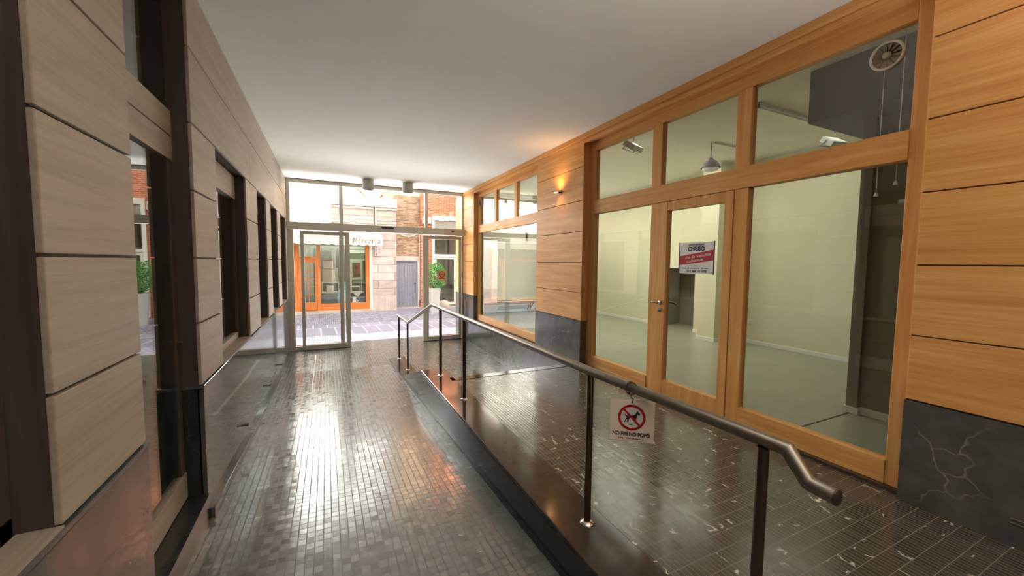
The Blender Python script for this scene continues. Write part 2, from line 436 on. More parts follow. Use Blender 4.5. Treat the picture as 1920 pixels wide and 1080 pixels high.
# ------------------------------------------------------------------ right wall
wr = MB()
wr.box(XR + .022, 3.8, -5, 1.185, -.8, CEIL); wr.box(XR + .022, 3.8, 4.945, 6.37, -.8, CEIL); wr.box(XR + .022, 3.8, 9.8, 11.35, -.8, CEIL)
wr.box(XF + .03, 3.78, -5, 11.35, 3.4, 3.7); wr.box(XR + .022, 3.78, 4.945, 9.8, -.8, .05)
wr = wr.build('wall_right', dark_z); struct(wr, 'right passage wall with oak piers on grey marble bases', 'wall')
for a, b in ((-5, 1.185), (4.945, 6.37), (9.8, 11.35)):
    m = MB(); panels(m, a, b, [.705] + GRO + [3.40], XR, XR + .022, .004); m.build('wood_cladding', oak_y, wr, bevel=.003)
    m = MB(); m.box(XR - .004, XR + .022, a, b, -.75, .70); m.build('stone_base', m_stoneR, wr)
for y in (1.185, 4.939, 9.794):
    m = MB(); m.box(XR + .001, XF + .04, y - .006 if y > 2 else y - .004, y + .006, .705, 3.4); m.build('reveal', oak_z, wr)
    m = MB(); m.box(XR - .003, XF + .04, y - .006 if y > 2 else y - .004, y + .006, -.75, .70); m.build('stone_return', m_stoneR, wr)
m = MB(); m.box(XR - .002, XR + .022, 6.37, 9.8, -.75, .055); m.build('stone_base', m_stoneR, wr)
m = MB(); m.box(XR - .03, XF + .1, -5, DOOR, 3.455, CEIL); m.box(XR - .004, XF + .1, -5, DOOR, 3.395, 3.455)
struct(m.build('trim_2', oak_y, bevel=.006), 'long oak cornice running along the ceiling on the right', 'cornice')

D0, D1 = XF, XF + .085
sf = empty('window_6', (XF, 1.19, 0)); struct(sf, 'large oak framed shopfront with three transom lights, nearer one on the right', 'window')
m = MB()
m.box(D0, D1, 1.19, 1.305, 0.02, 3.4); m.build('jamb', oak_z, sf, bevel=.004)
m = MB(); m.box(D0, D1, 4.79, 4.935, .02, 3.4); m.build('jamb', oak_z, sf, bevel=.004)
m = MB(); m.box(D0 + .002, D1, 1.305, 4.79, 3.27, 3.4); m.build('head', oak_y, sf, bevel=.004)
m = MB(); m.box(D0 - .008, D1, 1.305, 4.79, 2.335, 2.54); m.build('transom', oak_y, sf, bevel=.005)
for a, b in ((3.52, 3.67), (2.435, 2.582)):
    m = MB(); m.box(D0 + .002, D1, a, b, 2.54, 3.27); m.build('mullion', oak_z, sf, bevel=.004)
m = MB(); m.box(D0 + .002, D1, 3.548, 3.66, .02, 2.335); m.build('mullion', oak_z, sf, bevel=.004)
m = MB(); m.box(D0 + .002, D1, 2.432, 2.572, .02, 2.335); m.build('mullion', oak_z, sf, bevel=.004)
m = MB(); m.box(D0 - .004, D1, 3.66, 4.79, .02, .185); m.build('bottom_rail', oak_y, sf, bevel=.004)
m = MB(); m.box(D0 - .004, D1, 1.305, 2.432, .02, .195); m.build('bottom_rail', oak_y, sf, bevel=.004)
m = MB(); m.box(D0 - .05, D1 + .1, 1.19, 4.94, -.3, .02); m.build('plinth', m_kerb, sf)
for a, b, c, d in ((1.305, 2.435, 2.54, 3.27), (2.582, 3.52, 2.54, 3.27), (3.67, 4.79, 2.54, 3.27), (1.305, 2.432, .19, 2.335), (3.66, 4.79, .18, 2.335)):
    MB().box(XG, XG + .006, a, b, c, d).build('pane', m_glass, sf)
d2 = empty('door_2', (XF, 2.575, .02)); struct(d2, 'oak framed glass shop door with a white notice and lever handle', 'door')
m = MB()
m.box(D0 - .004, D1 - .01, 3.40, 3.544, .03, 2.33); m.box(D0 - .004, D1 - .01, 2.576, 2.67, .03, 2.33)
m.box(D0 - .002, D1 - .01, 2.67, 3.40, 2.225, 2.33); m.box(D0 - .002, D1 - .01, 2.67, 3.40, .03, .2)
m.build('leaf_frame', oak_z, d2, bevel=.004)
MB().box(XG, XG + .006, 2.66, 3.41, .19, 2.235).build('pane', m_glassD, d2)
RY = Matrix.Rotation(-PI/2, 3, 'Y')
for sx, x0, m_ in ((-1, D0 - .004, m_chrome), (1, D1 - .01, m_steeldk)):
    m = MB(); R_ = Matrix.Rotation(sx * PI/2, 3, 'Y')
    m.lathe([(.001, 0), (.026, 0), (.026, .008), (.012, .012), (.011, .045), (.001, .046)], (x0, 3.462, 1.13), 20, R_)
    e = x0 + sx * .045
    m.tube([(e - sx*.004, 3.462, 1.13), (e, 3.475, 1.132), (e, 3.52, 1.135), (e, 3.56, 1.13)] if sx < 0 else [(e, 3.462, 1.13), (e, 3.42, 1.135), (e, 3.36, 1.128), (e, 3.33, 1.115)], [.011, .011, .012, .009], 12)
    m.build('handle', m_, d2, smooth=True)
    m = MB(); m.lathe([(.001, 0), (.026, 0), (.025, .01), (.011, .012), (.011, .024), (.001, .025)], (x0, 3.462, 1.045), 20, R_); m.build('lock', m_, d2, smooth=True)

# notice on the door
def board(name, mat, org, r, u, w, h, t, parent, zoff=0.0, du=0.0, dr=0.0):
    """thin rectangular sheet centred at org, spanned by r and u"""
    r = Vector(r).normalized(); u = Vector(u).normalized(); n = r.cross(u); o = Vector(org) + u * du + r * dr + n * zoff
    m = MB(); vs = []
    for k in (0, 1):
        for a, b in ((-1, -1), (1, -1), (1, 1), (-1, 1)):
            vs.append(o + r * (a * w / 2) + u * (b * h / 2) + n * (k * t))
    m.add(vs, [(0, 3, 2, 1), (4, 5, 6, 7), (0, 1, 5, 4), (1, 2, 6, 5), (2, 3, 7, 6), (3, 0, 4, 7)])
    return m.build(name, mat, parent)
nt = empty('closed_notice', (XG - .003, 3.01, 1.67), 'white paper notice reading CHIUSO with a red band on the shop door glass', 'notice')
r_, u_ = (0, -1, 0), (0, 0, 1); o_ = Vector((XG - .003, 3.01, 1.668))
board('sheet', m_paper, o_, r_, u_, .46, .345, .001, nt)
for s in (-1, 1): board('edge_stripe', m_navy, o_, r_, u_, .014, .355, .0012, nt, .001, 0, s * .223)
m = MB(); rr, uu = Vector(r_), Vector(u_); nn = rr.cross(uu)
vs = [o_ + rr * a + uu * b + nn * k for k in (.0012, .002) for a, b in ((-.222, -.082), (.222, -.028), (.222, .087), (-.222, .02))]
m.add(vs, [(0, 3, 2, 1), (4, 5, 6, 7), (0, 1, 5, 4), (1, 2, 6, 5), (2, 3, 7, 6), (3, 0, 4, 7)]); m.build('red_band', m_red, nt)
def ntx(s, du, size, mat, width, dr=0, bold=0, shear=0, tilt=0):
    rv = Vector(r_) * math.cos(tilt) + Vector(u_) * math.sin(tilt); uv = Vector(u_) * math.cos(tilt) - Vector(r_) * math.sin(tilt)
    return text('lettering', s, mat, nt, o_ + Vector(u_) * du + Vector(r_) * dr + nn * .0025, size, rv, uv, bold=bold, shear=shear, width=width)
ntx('QUESTO NEGOZIO È', .143, .026, m_navy, .2)
ntx('CHIUSO', .098, .07, m_navy, .21, bold=.0022)
ntx('ma la vendita', .02, .044, m_paper, .33, dr=.02, shear=.25, tilt=.125)
ntx('continua', -.028, .04, m_paper, .21, dr=-.02, shear=.25, tilt=.125)
ntx('su', -.088, .022, m_navy, .03)
for k in range(22): 
    if k not in (3, 15): board('small_print', m_navy, o_, r_, u_, .011, .012 if k % 3 else .008, .0004, nt, .0012, -.113, -.165 + k * .0152)
ntx('331 44 79 500', -.146, .04, m_navy, .26, dr=.01)

# far shopfront window
fw = empty('window_7', (XF, 6.37, .05)); struct(fw, 'farther oak framed shop window with three transom lights near the entrance', 'window')
m = MB(); m.box(D0, D1, 9.735, 9.80, .055, 3.4); m.build('jamb', oak_z, fw, bevel=.004)
m = MB(); m.box(D0, D1, 6.37, 6.45, .055, 3.4); m.build('jamb', oak_z, fw, bevel=.004)
m = MB(); m.box(D0 + .002, D1, 6.45, 9.735, 3.29, 3.4); m.build('head', oak_y, fw, bevel=.004)
m = MB(); m.box(D0 - .008, D1, 6.45, 9.735, 2.36, 2.56); m.build('transom', oak_y, fw, bevel=.005)
m = MB(); m.box(D0 - .012, D1, 6.45, 9.735, .055, .205); m.build('bottom_rail', oak_y, fw, bevel=.004)
for a, b in ((8.535, 8.69), (7.45, 7.585)):
    m = MB(); m.box(D0 + .002, D1, a, b, 2.56, 3.29); m.build('mullion', oak_z, fw, bevel=.004)
for a, b, c, d in ((6.45, 7.45, 2.55, 3.3), (7.585, 8.535, 2.55, 3.3), (8.69, 9.735, 2.55, 3.3), (6.45, 9.735, .2, 2.37)):
    MB().box(XG, XG + .006, a, b, c, d).build('pane', m_glass, fw)

# ------------------------------------------------------------------ empty shop room on the right
RC, RX = 3.66, 7.73
m = MB(); m.box(3.7, 9.4, -5, 11.3, -.3, 0.012)
struct(m.build('floor_shop', m_resin), 'grey resin floor of the empty shop', 'floor')
m = MB(); m.box(3.76, 9.4, -5, 11.3, RC, RC + .2)
struct(m.build('ceiling_shop', m_cream), 'cream ceiling of the empty shop', 'ceiling')
m = MB(); m.box(RX, RX + .15, -5, 6.34, 0, RC); m.box(RX, RX + .15, 6.34, 7.4, 1.5, RC); m.box(RX, RX + .15, 7.4, 11.3, 0, RC)
wb = m.build('wall_shop', m_cream); struct(wb, 'cream back wall of the empty shop', 'wall')
m = MB(); m.box(8.5, 8.6, 6.2, 7.5, 0, 1.6)
m.box(RX + .15, 8.5, 6.3, 6.34, 0, 1.5); m.box(RX + .15, 8.5, 7.4, 7.44, 0, 1.5); m.box(RX + .15, 8.6, 6.3, 7.44, 1.5, 1.56)
m.build('niche', m_greywall, wb)
m = MB(); m.box(RX - .018, RX, -5, 5.35, .012, .085); m.box(RX - .018, RX, 5.75, 6.34, .012, .085); m.box(RX - .018, RX, 7.4, 11.0, .012, .085)
struct(m.build('baseboard_shop', m_white, bevel=.003), 'white skirting board along the shop back wall', 'baseboard')
m = MB(); m.box(7.14, RX, 5.35, 5.75, .012, RC)
cp = m.build('wall_pier', m_cream); struct(cp, 'square cream pier standing against the shop back wall', 'pier')
m = MB(); m.box(7.122, RX, 5.333, 5.767, .012, .085); m.build('skirting', m_white, cp)
m = MB(); m.box(5.15, 5.35, -5, 2.09, .012, RC); m.box(5.10, 5.4, 2.09, 2.19, .012, RC)
pw = m.build('wall_partition', m_greywall); struct(pw, 'grey partition wall seen through the near shop pane', 'wall')
m = MB(); m.box(5.132, 5.15, -5, 2.075, .012, .09); m.box(5.08, 5.42, 2.075, 2.205, .012, .08); m.build('skirting', m_white, pw)
m = MB(); m.box(3.78, 5.11, 2.138, 2.15, .0125, .016); 
struct(m.build('trim_3', m_dkduct), 'dark joint line in the resin shop floor', 'trim')
m = MB(); m.box(4.71, 7.6, -5, 2.52, 3.12, RC)
struct(m.build('trim_4', m_dkduct), 'dark grey boxed bulkhead under the shop ceiling', 'bulkhead')
# room's street windows
m = MB(); m.box(3.76, 9.4, 11.0, 11.3, -.8, .02); m.box(3.76, 9.4, 11.0, 11.3, 3.48, 3.9); m.box(3.76, 4.1, 11.0, 11.3, 0, 3.5); m.box(7.6, 9.4, 11.0, 11.3, 0, 3.5)
struct(m.build('wall_street', m_cream), 'street wall of the empty shop around its display window', 'wall')
w8 = empty('window_8', (4.1, 11.1, .02)); struct(w8, 'bright street window of the empty shop seen through the far pane', 'window')
m = MB(); m.box(4.1, 7.6, 11.08, 11.16, 2.27, 2.5); m.box(4.1, 7.6, 11.08, 11.16, .02, .07); m.box(4.1, 7.6, 11.08, 11.16, 3.43, 3.48)
for x in (4.1, 5.75, 7.54): m.box(x, x + .07, 11.08, 11.16, .02, 3.45)
m.build('frame', m_alu, w8)
for a, b in ((.07, 2.3), (2.48, 3.45)): MB().box(4.15, 7.55, 11.115, 11.12, a, b).build('pane', m_glass, w8)
bl = empty('venetian_blind', (5.7, 10.95, .36), 'pale venetian blind lowered in the shop street window', 'blind')
m = MB(); m.box(4.69, 7.5, 10.88, 10.92, 2.2, 2.26); m.build('head_rail', m_white, bl)
m = MB()
z = .42
while z < 2.19:
    m.add([(4.7, 10.89, z + .02), (7.49, 10.89, z + .02), (7.49, 10.915, z - .02), (4.7, 10.915, z - .02)], [(0, 1, 2, 3)]); z += .038
m.build('slats', m_white, bl)
m = MB(); m.box(4.7, 7.49, 10.885, 10.92, .36, .38); m.build('bottom_rail', m_dkduct, bl)
for x in (5.0, 6.1, 7.2): m = MB(); m.tube([(x, 10.885, .37), (x, 10.885, 2.2)], .003, 6); m.build('cord', m_white, bl)
po = empty('shop_banner', (5.6, 10.98, .02), 'white banner with blue border and red script low in the shop street window', 'banner')
board('sheet', plain('banner_white', (228, 236, 244), .6), (5.6, 10.985, .19), (1, 0, 0), (0, 0, 1), 2.6, .34, .003, po)
mb_blue = plain('banner_blue', (110, 150, 205), .6)
for dz in (-.15, .12): board('border', mb_blue, (5.6, 10.985, .19), (1, 0, 0), (0, 0, 1), 2.56, .035, .002, po, .0035, dz)
m = MB()
for k in range(26):
    x = 4.75 + k * .045; m.tube([(x, 10.972, .13), (x + .03, 10.972, .2), (x + .05, 10.972, .25)], .008, 5)
m.build('ornament', mb_blue, po)
m = MB(); m.tube([(5.78, 10.972, .1), (5.9, 10.972, .33), (5.88, 10.972, .12), (6.02, 10.972, .34)], .016, 6); m.build('red_script', m_red, po)
m = MB(); m.tube([(6.06, 10.972, .09), (6.14, 10.972, .32), (6.2, 10.972, .12), (6.28, 10.972, .3), (6.34, 10.972, .1)], .016, 6); m.build('blue_script', m_navy, po)

# shop fittings
ft = empty('batten_light', (5.6, 3.26, 3.56), 'long slim unlit batten lamp under the shop ceiling', 'lamp')
m = MB(); m.box(5.0, 6.7, 3.245, 3.275, 3.62, RC); m.build('body', m_white, ft, bevel=.006)
m = MB(); m.tube([(5.02, 3.26, 3.60), (6.68, 3.26, 3.60)], .014, 12); m.build('tube', m_paper, ft, smooth=True)
m = MB(); m.box(4.985, 5.0, 3.243, 3.277, 3.585, RC); m.build('end_cap', m_black, ft)
def floodlight(x, y, z, label, yaw):
    o = empty('floodlight', (x, y, RC), label, 'lamp', None)
    m = MB(); m.lathe([(.001, 0), (.05, 0), (.05, -.02), (.01, -.03), (.01, -(RC - z) + .08), (.001, -(RC - z) + .08)], (x, y, RC), 14); m.build('stem', m_steel, o, smooth=True)
    R = Matrix.Rotation(yaw, 3, 'Z') @ Matrix.Rotation(math.radians(-55), 3, 'X')
    def T(p): return tuple(Vector((x, y, z)) + R @ Vector(p))
    b = MB().box(-.13, .13, -.03, .05, -.1, .1); b.v = [T(p) for p in b.v]; b.build('housing', m_lampgrey, o, bevel=.008)
    b = MB().box(-.11, .11, -.034, -.03, -.08, .08); b.v = [T(p) for p in b.v]; b.build('lens', m_glassD, o)
    b = MB(); b.tube([T((-.145, 0, 0)), T((-.145, .09, .05)), T((.145, .09, .05)), T((.145, 0, 0))], .008, 8); b.build('bracket', m_steel, o)
    return o
floodlight(4.2, 4.62, 3.36, 'square floodlight on a stem near the far corner of the empty shop', .3)
floodlight(6.55, 3.15, 3.36, 'small track floodlight beneath the dark bulkhead in the shop', -.2)
floodlight(4.6, 7.9, 3.38, 'square floodlight seen through the middle transom light of the far shop window', -.5)
pl = empty('pendant_lamp', (5.95, 4.66, RC), 'grey bell shaped pendant lamp hanging in the empty shop', 'lamp')
m = MB(); m.tube([(5.95, 4.66, RC), (5.95, 4.66, 3.46)], .012, 8); m.build('rod', m_steel, pl)
m = MB(); m.torus((5.95, 4.66, 3.435), .03, .008, Matrix.Rotation(PI/2, 3, 'X'), 20, 8); m.build('hook', m_steel, pl)
m = MB(); m.lathe([(.001, .16), (.03, .16), (.045, .12), (.09, .10), (.13, .05), (.15, 0), (.16, -.01), (.15, -.012), (.001, -.002)], (5.95, 4.66, 3.25), 24); m.build('shade', m_dkduct, pl, smooth=True)
m = MB(); m.lathe([(.001, -.004), (.13, -.004), (.12, -.05), (.001, -.08)], (5.95, 4.66, 3.25), 20); m.build('diffuser', m_white, pl, smooth=True)
tr = MB(); tr.box(5.94, 6.6, 4.6, 4.63, 3.63, RC); tag(tr.build('ceiling_track', m_white), 'thin white lighting track on the shop ceiling by the bell pendant', 'track')
ou = empty('wall_socket', (RX - .01, 5.03, .44), 'small white wall socket low on the shop back wall', 'socket')
m = MB(); m.box(RX - .012, RX, 4.97, 5.09, .40, .48); m.build('plate', m_paper, ou, bevel=.003)
m = MB(); m.box(RX - .015, RX - .011, 5.0, 5.06, .42, .46); m.build('insert', m_white, ou)
for y, z, lb in ((1.53, 2.13, 'white pull cord hanging lower, on the left of the pair behind the near shop pane'), (1.42, 2.20, 'white pull cord hanging higher, on the right of the pair behind the near shop pane')):
    o = empty('pull_cord', (3.8, y, z), lb, 'cord', 'pull cords behind the near shop pane')
    m = MB(); m.tube([(3.8, y, z + .02), (3.8, y, 3.3)], .003, 6); m.build('string', m_paper, o)
    m = MB(); m.lathe([(.001, .03), (.006, .028), (.012, .01), (.014, 0), (.001, -.002)], (3.8, y, z), 12); m.build('toggle', m_paper, o, smooth=True)
def vent(y, z, R, label):
    o = empty('window_vent', (XG, y, z), label, 'vent')
    RM = Matrix.Rotation(-PI/2, 3, 'Y')
    m = MB(); m.torus((XG - .008, y, z), R, R * .10, RM, 40, 10); m.torus((XG + .02, y, z), R * .95, R * .10, RM, 40, 10); m.build('rim', plain('vent_rim_%d' % int(y * 10), (176, 168, 150), .25), o, smooth=True)
    m = MB()
    for k in range(12):
        a = 2 * PI * k / 12; c, s = math.cos(a), math.sin(a); c2, s2 = math.cos(a + .42), math.sin(a + .42)
        m.add([(XG, y + c*R*.25, z + s*R*.25), (XG, y + c*R*.95, z + s*R*.95), (XG - .012, y + c2*R*.95, z + s2*R*.95), (XG - .012, y + c2*R*.25, z + s2*R*.25)], [(0, 1, 2, 3)])
    m.build('blades', plain('vent_plastic_%d' % int(y * 10), (120, 110, 90), .5), o)
    m = MB(); m.lathe([(.001, .02), (R * .22, .018), (R * .28, 0), (.001, -.004)], (XG - .008, y, z), 18, RM); m.build('hub', plain('vent_hub_%d' % int(y * 10), (140, 130, 108), .5), o, smooth=True)
vent(1.47, 3.11, .092, 'round ventilator set in the big near transom pane')
vent(9.66, 3.14, .075, 'round white ventilator in the transom pane next to the entrance')

# ------------------------------------------------------------------ entrance
en = empty('window_9', (-.83, DOOR, LOW)); struct(en, 'grey aluminium entrance screen with three upper panes', 'window')
m = MB(); m.box(XL, 3.56, DOOR - .04, DOOR + .04, 3.44, CEIL); m.build('head', m_alu, en, bevel=.004)
for a, b in ((XL - .02, -.755), (3.49, 3.56)):
    m = MB(); m.box(a, b, DOOR - .04, DOOR + .04, LOW, 3.44); m.build('jamb', m_alu, en, bevel=.004)
for a, b in ((.315, .40), (2.445, 2.53)):
    m = MB(); m.box(a, b, DOOR - .04, DOOR + .04, 2.5, 3.44); m.build('mullion', m_alu, en, bevel=.004)
for a, b in ((-.755, .315), (.40, 2.445), (2.53, 3.49)):
    MB().box(a, b, DOOR - .003, DOOR + .003, 2.5, 3.44).build('upper_pane', m_glassD, en)
m = MB(); m.box(XL, 3.62, DOOR - .17, DOOR + .06, 2.33, 2.505); hd = m.build('door_operator', m_alu, en, bevel=.006)
m = MB(); m.box(1.3, 1.6, DOOR - .185, DOOR - .168, 2.43, 2.47); m.build('sensor', m_black, en, bevel=.004)
m = MB(); m.box(3.15, 3.22, DOOR - .178, DOOR - .168, 2.41, 2.46); m.build('switch', m_aludk, en)
def leaf(n, x0, x1, y, label, st, extra=()):
    o = empty('door_%d' % n, (x0, y, LOW)); struct(o, label, 'door')
    m = MB()
    (a0, a1), (b0, b1) = st
    m.box(a0, a1, y - .025, y + .025, LOW + .012, 2.30); m.box(b0, b1, y - .025, y + .025, LOW + .012, 2.30)
    m.box(a1, b0, y - .024, y + .024, LOW + .012, -.475); m.box(a1, b0, y - .024, y + .024, 2.215, 2.30)
    m.build('leaf_frame', m_alu, o, bevel=.004)
    MB().box(a1, b0, y - .003, y + .003, -.48, 2.22).build('pane', m_glassD, o)
    m = MB(); m.box(a0, b1, y - .02, y + .02, LOW, LOW + .012); m.build('gasket', m_aludk, o)
    return o
leaf(3, -.53, .54, DOOR - .07, 'left sliding glass leaf of the entrance, slid open', ((-.55, -.475), (.43, .54)))
leaf(4, 2.37, 3.47, DOOR - .07, 'right sliding glass leaf of the entrance carrying a small round sign', ((2.37, 2.53), (3.375, 3.47)))
o = empty('window_10', (-.75, DOOR, LOW)); struct(o, 'narrow fixed side panel behind the left sliding leaf', 'window')
m = MB(); m.box(-.755, -.70, DOOR - .02, DOOR + .03, LOW, 2.33); m.box(.30, .40, DOOR - .02, DOOR + .03, LOW, 2.33); m.box(-.7, .3, DOOR - .02, DOOR + .03, LOW, -.5); m.build('frame', m_alu, o, bevel=.003)
MB().box(-.7, .3, DOOR + .003, DOOR + .008, -.5, 2.33).build('pane', m_glassD, o)
sg = empty('door_sign', (2.9, DOOR - .1, 1.215), 'small square peach sign with a red ring on the right entrance leaf', 'sign')
so = Vector((2.9, DOOR - .0755, 1.215)); 
board('sheet', plain('peach_card', (226, 186, 150), .6), so, (1, 0, 0), (0, 0, 1), .26, .285, .002, sg)
RXm = Matrix.Rotation(PI/2, 3, 'X')
m = MB(); m.torus((2.9, DOOR - .079, 1.245), .075, .011, RXm, 32, 8); m.build('ring', m_redring, sg)
m = MB(); m.box(2.86, 2.872, DOOR - .08, DOOR - .078, 1.215, 1.27); m.box(2.925, 2.937, DOOR - .08, DOOR - .078, 1.215, 1.265); m.box(2.86, 2.937, DOOR - .08, DOOR - .078, 1.24, 1.262); m.build('animal_mark', m_redring, sg)
m = MB(); m.box(2.81, 2.99, DOOR - .08, DOOR - .078, 1.12, 1.132); m.build('print_line', m_redring, sg)

# ceiling lamps
for i, (x, y, lb) in enumerate(((.94, 10.0, 'grey cylinder ceiling lamp farther left in front of the entrance'), (1.855, 9.93, 'grey cylinder ceiling lamp farther right in front of the entrance'))):
    o = empty('ceiling_lamp', (x, y, CEIL), lb, 'lamp', 'cylinder ceiling lamps by the entrance')
    m = MB(); m.lathe([(.128, 0), (.13, -.005), (.13, -.225), (.122, -.235), (.112, -.235), (.108, -.06), (.001, -.06)], (x, y, CEIL), 36); m.build('housing', m_lampgrey, o, smooth=True)
    m = MB(); m.lathe([(.001, -.10), (.05, -.10), (.06, -.065), (.001, -.061)], (x, y, CEIL), 20); m.build('bulb', m_white, o, smooth=True)

# wall sconces
def sconce(y, label):
    o = empty('wall_sconce', (XR, y, 2.77), label, 'lamp')
    m = MB(); m.box(XR - .012, XR, y - .035, y + .035, 2.73, 2.80); m.build('backplate', m_steeldk, o, bevel=.004)
    m = MB(); m.tube([(XR - .01, y, 2.765), (XR - .05, y, 2.765)], .012, 10); m.build('arm', m_steeldk, o)
    m = MB(); m.lathe([(.001, -.012), (.055, -.012), (.07, .0), (.07, .012), (.06, .012), (.05, 0), (.001, 0)], (XR - .11, y, 2.765), 28); m.build('dish', m_chrome, o, smooth=True)
    m = MB(); m.lathe([(.001, .002), (.035, .002), (.035, .018), (.001, .02)], (XR - .10, y, 2.765), 16); m.build('bulb', emit('sconce_glow_%d' % int(abs(y) * 10), (255, 190, 110), 30), o, smooth=True)
    m = MB(); m.lathe([(.001, -.016), (.03, -.016), (.03, -.0125), (.001, -.0122)], (XR - .10, y, 2.765), 16); m.build('lower_lens', emit('sconce_lens_%d' % int(abs(y) * 10), (255, 200, 130), 14), o)
    for s, pw, bl_ in ((1, 14, 1.0), (-1, 4, .9)):
        ld = bpy.data.lights.new('sconce_light', 'SPOT'); ld.energy = pw * 1.0; ld.color = (1, .55, .2); ld.spot_size = math.radians(150); ld.spot_blend = bl_; ld.shadow_soft_size = .03
        lo_ = bpy.data.objects.new('sconce_light', ld); COL.objects.link(lo_); lo_.parent = o
        lo_.location = (-.10, 0, .03 if s > 0 else -.03); lo_.rotation_euler = (PI if s > 0 else 0, 0, 0)
    return o
sconce(5.56, 'small steel wall light glowing warm on the far oak pier')
sconce(.25, 'small steel wall light on the near oak pier just outside the frame')
sconce(-2.6, 'small steel wall light on the oak wall behind the viewer')

# ------------------------------------------------------------------ handrail
RXX = 1.42
hr = empty('handrail', (RXX, 1.87, 0), 'brushed steel handrail on slim posts along the kerb', 'handrail')
m = MB()
P_ = [(RXX + .04, .635, .860), (RXX + .04, .715, .866), (RXX + .038, .785, .952), (RXX, 1.87, .952), (RXX, 5.76, .955), (RXX, 7.66, .405), (RXX, 8.9, .395)]
m.tube(P_, .026, 20); m.build('rail', m_steel, hr, smooth=True)
m = MB(); m.lathe([(.001, 0), (.027, 0), (.027, .006), (.02, .01), (.001, .01)], (RXX + .04, .635, .860), 18, Matrix.Rotation(PI/2, 3, 'X')); m.build('end_cap', m_steeldk, hr, smooth=True)
for y, z0, z1 in ((.86, 0.004, .928), (1.87, .004, .93), (4.24, .004, .93), (5.28, .004, .93), (7.73, -.545, .38), (8.74, -.545, .372)):
    x = RXX + (.025 if y < 1 else 0)
    m = MB(); m.tube([(x, y, z0), (x, y, z1)], .0205 if y < 7 else .019, 18); p = m.build('post', m_steeldk, hr, smooth=True)
    m = MB(); m.lathe([(.021, .018), (.026, .016), (.042, .006), (.044, 0), (.001, 0)], (x, y, z0), 24); m.build('flange', m_chrome, p, smooth=True)
# ------------------------------------------------------------------ hanging sign
cdir = Vector((1.42, 1.52, 0)).normalized()
rgt = Vector((cdir.y, -cdir.x, 0)); rgt = (rgt * math.cos(.08) + cdir * math.sin(.08)).normalized(); up = Vector((-.02 * rgt.x, -.02 * rgt.y, 1)).normalized(); up = (up + rgt * .035).normalized()
so = Vector((1.405, 1.50, .792)); hs = empty('hanging_sign', so, 'square no dog fouling sign wired to the steel handrail', 'sign')
board('panel', m_signboard, so, rgt, up, .215, .212, .003, hs)
board('rim', plain('sign_edge', (216, 206, 192), .5), so, rgt, up, .225, .222, .002, hs, -.0004)
n_ = rgt.cross(up); 
SM = Matrix((rgt, up, n_)).transposed()
cc = so + up * .018 + n_ * .0035
def flat_poly(name, mat, pts, parent, c, k0=0.0, k1=.001):
    m = MB(); vs = [c + rgt * p[0] + up * p[1] + n_ * k for k in (k0, k1) for p in pts]; n = len(pts)
    m.add(vs, [tuple(range(n))[::-1], tuple(range(n, 2*n))] + [(i, (i+1)%n, n+(i+1)%n, n+i) for i in range(n)])
    return m.build(name, mat, parent)
m = MB()
N = 48; vs = []
for k in (0.0, .0012):
    for R in (.068, .055):
        for j in range(N):
            a = 2 * PI * j / N; vs.append(cc + rgt * (R * math.cos(a)) + up * (R * math.sin(a)) + n_ * k)
fs = []
for j in range(N):
    q = (j + 1) % N
    fs += [(j, q, N + q, N + j), (2*N + j, 3*N + j, 3*N + q, 2*N + q), (j, 2*N + j, 2*N + q, q), (N + j, N + q, 3*N + q, 3*N + j)]
m.add(vs, fs); m.build('prohibition_ring', m_redring, hs)
flat_poly('white_disc', m_paper, [(.057 * math.cos(2*PI*j/32), .057 * math.sin(2*PI*j/32)) for j in range(32)], hs, cc, -.0003, .0002)
dog = [(-.036, -.028), (-.03, -.024), (-.024, -.01), (-.022, -.026), (-.015, -.026), (-.012, -.004), (.006, -.002), (.016, -.026), (.023, -.026), (.022, -.004), (.026, .01), (.026, .018), (.038, .014), (.042, .02), (.032, .03), (.026, .038), (.022, .03), (.018, .018), (.006, .012), (-.014, .012), (-.022, .008), (-.034, .016), (-.036, .012), (-.024, 0), (-.034, -.018)]
flat_poly('dog_silhouette', m_black, dog, hs, cc, .0003, .001)
a = math.radians(-45)
flat_poly('slash', m_redring, [(x * math.cos(a) - y * math.sin(a), x * math.sin(a) + y * math.cos(a)) for x, y in ((-.06, -.0055), (.06, -.0055), (.06, .0055), (-.06, .0055))], hs, cc, .0009, .0016)
flat_poly('grass_patch', m_green, [(.012 * math.cos(t) - .004, .004 * math.sin(t) - .037) for t in [2*PI*j/14 for j in range(14)]], hs, cc, .0003, .001)
text('lettering', 'NO PIPÌ NO POPÒ', m_black, hs, so - up * .071 + n_ * .004, .028, rgt, up, bold=.0008, width=.185)
for k in range(14):
    if k != 3: flat_poly('small_print', m_black, [(-.062 + k * .009, -.0955), (-.055 + k * .009, -.0955), (-.055 + k * .009, -.0905), (-.062 + k * .009, -.0905)], hs, so + n_ * .0035, 0, .0005)
m = MB(); tp = so + up * .106 + n_ * .002
rc = Vector((RXX + .0, 1.525, .952))
pts = []
for j in range(19):
    a = -PI/2 + 2 * PI * j / 18; pts.append(rc + Vector((math.cos(a) * .030, (j - 9) * .0012, math.sin(a) * .030)))
m.tube(pts, .0032, 6)
pts = [rc + Vector((math.cos(-PI/2 + 2*PI*j/18) * .031, .012 - (j - 9) * .001, math.sin(-PI/2 + 2*PI*j/18) * .031)) for j in range(19)]
m.tube(pts, .0028, 6)
m.tube([rc + Vector((0, 0, -.03)), rc + Vector((-.006, -.006, -.045)), tp + Vector((.004, 0, .01)), tp - up * .012 + n_ * .003], .0035, 6)
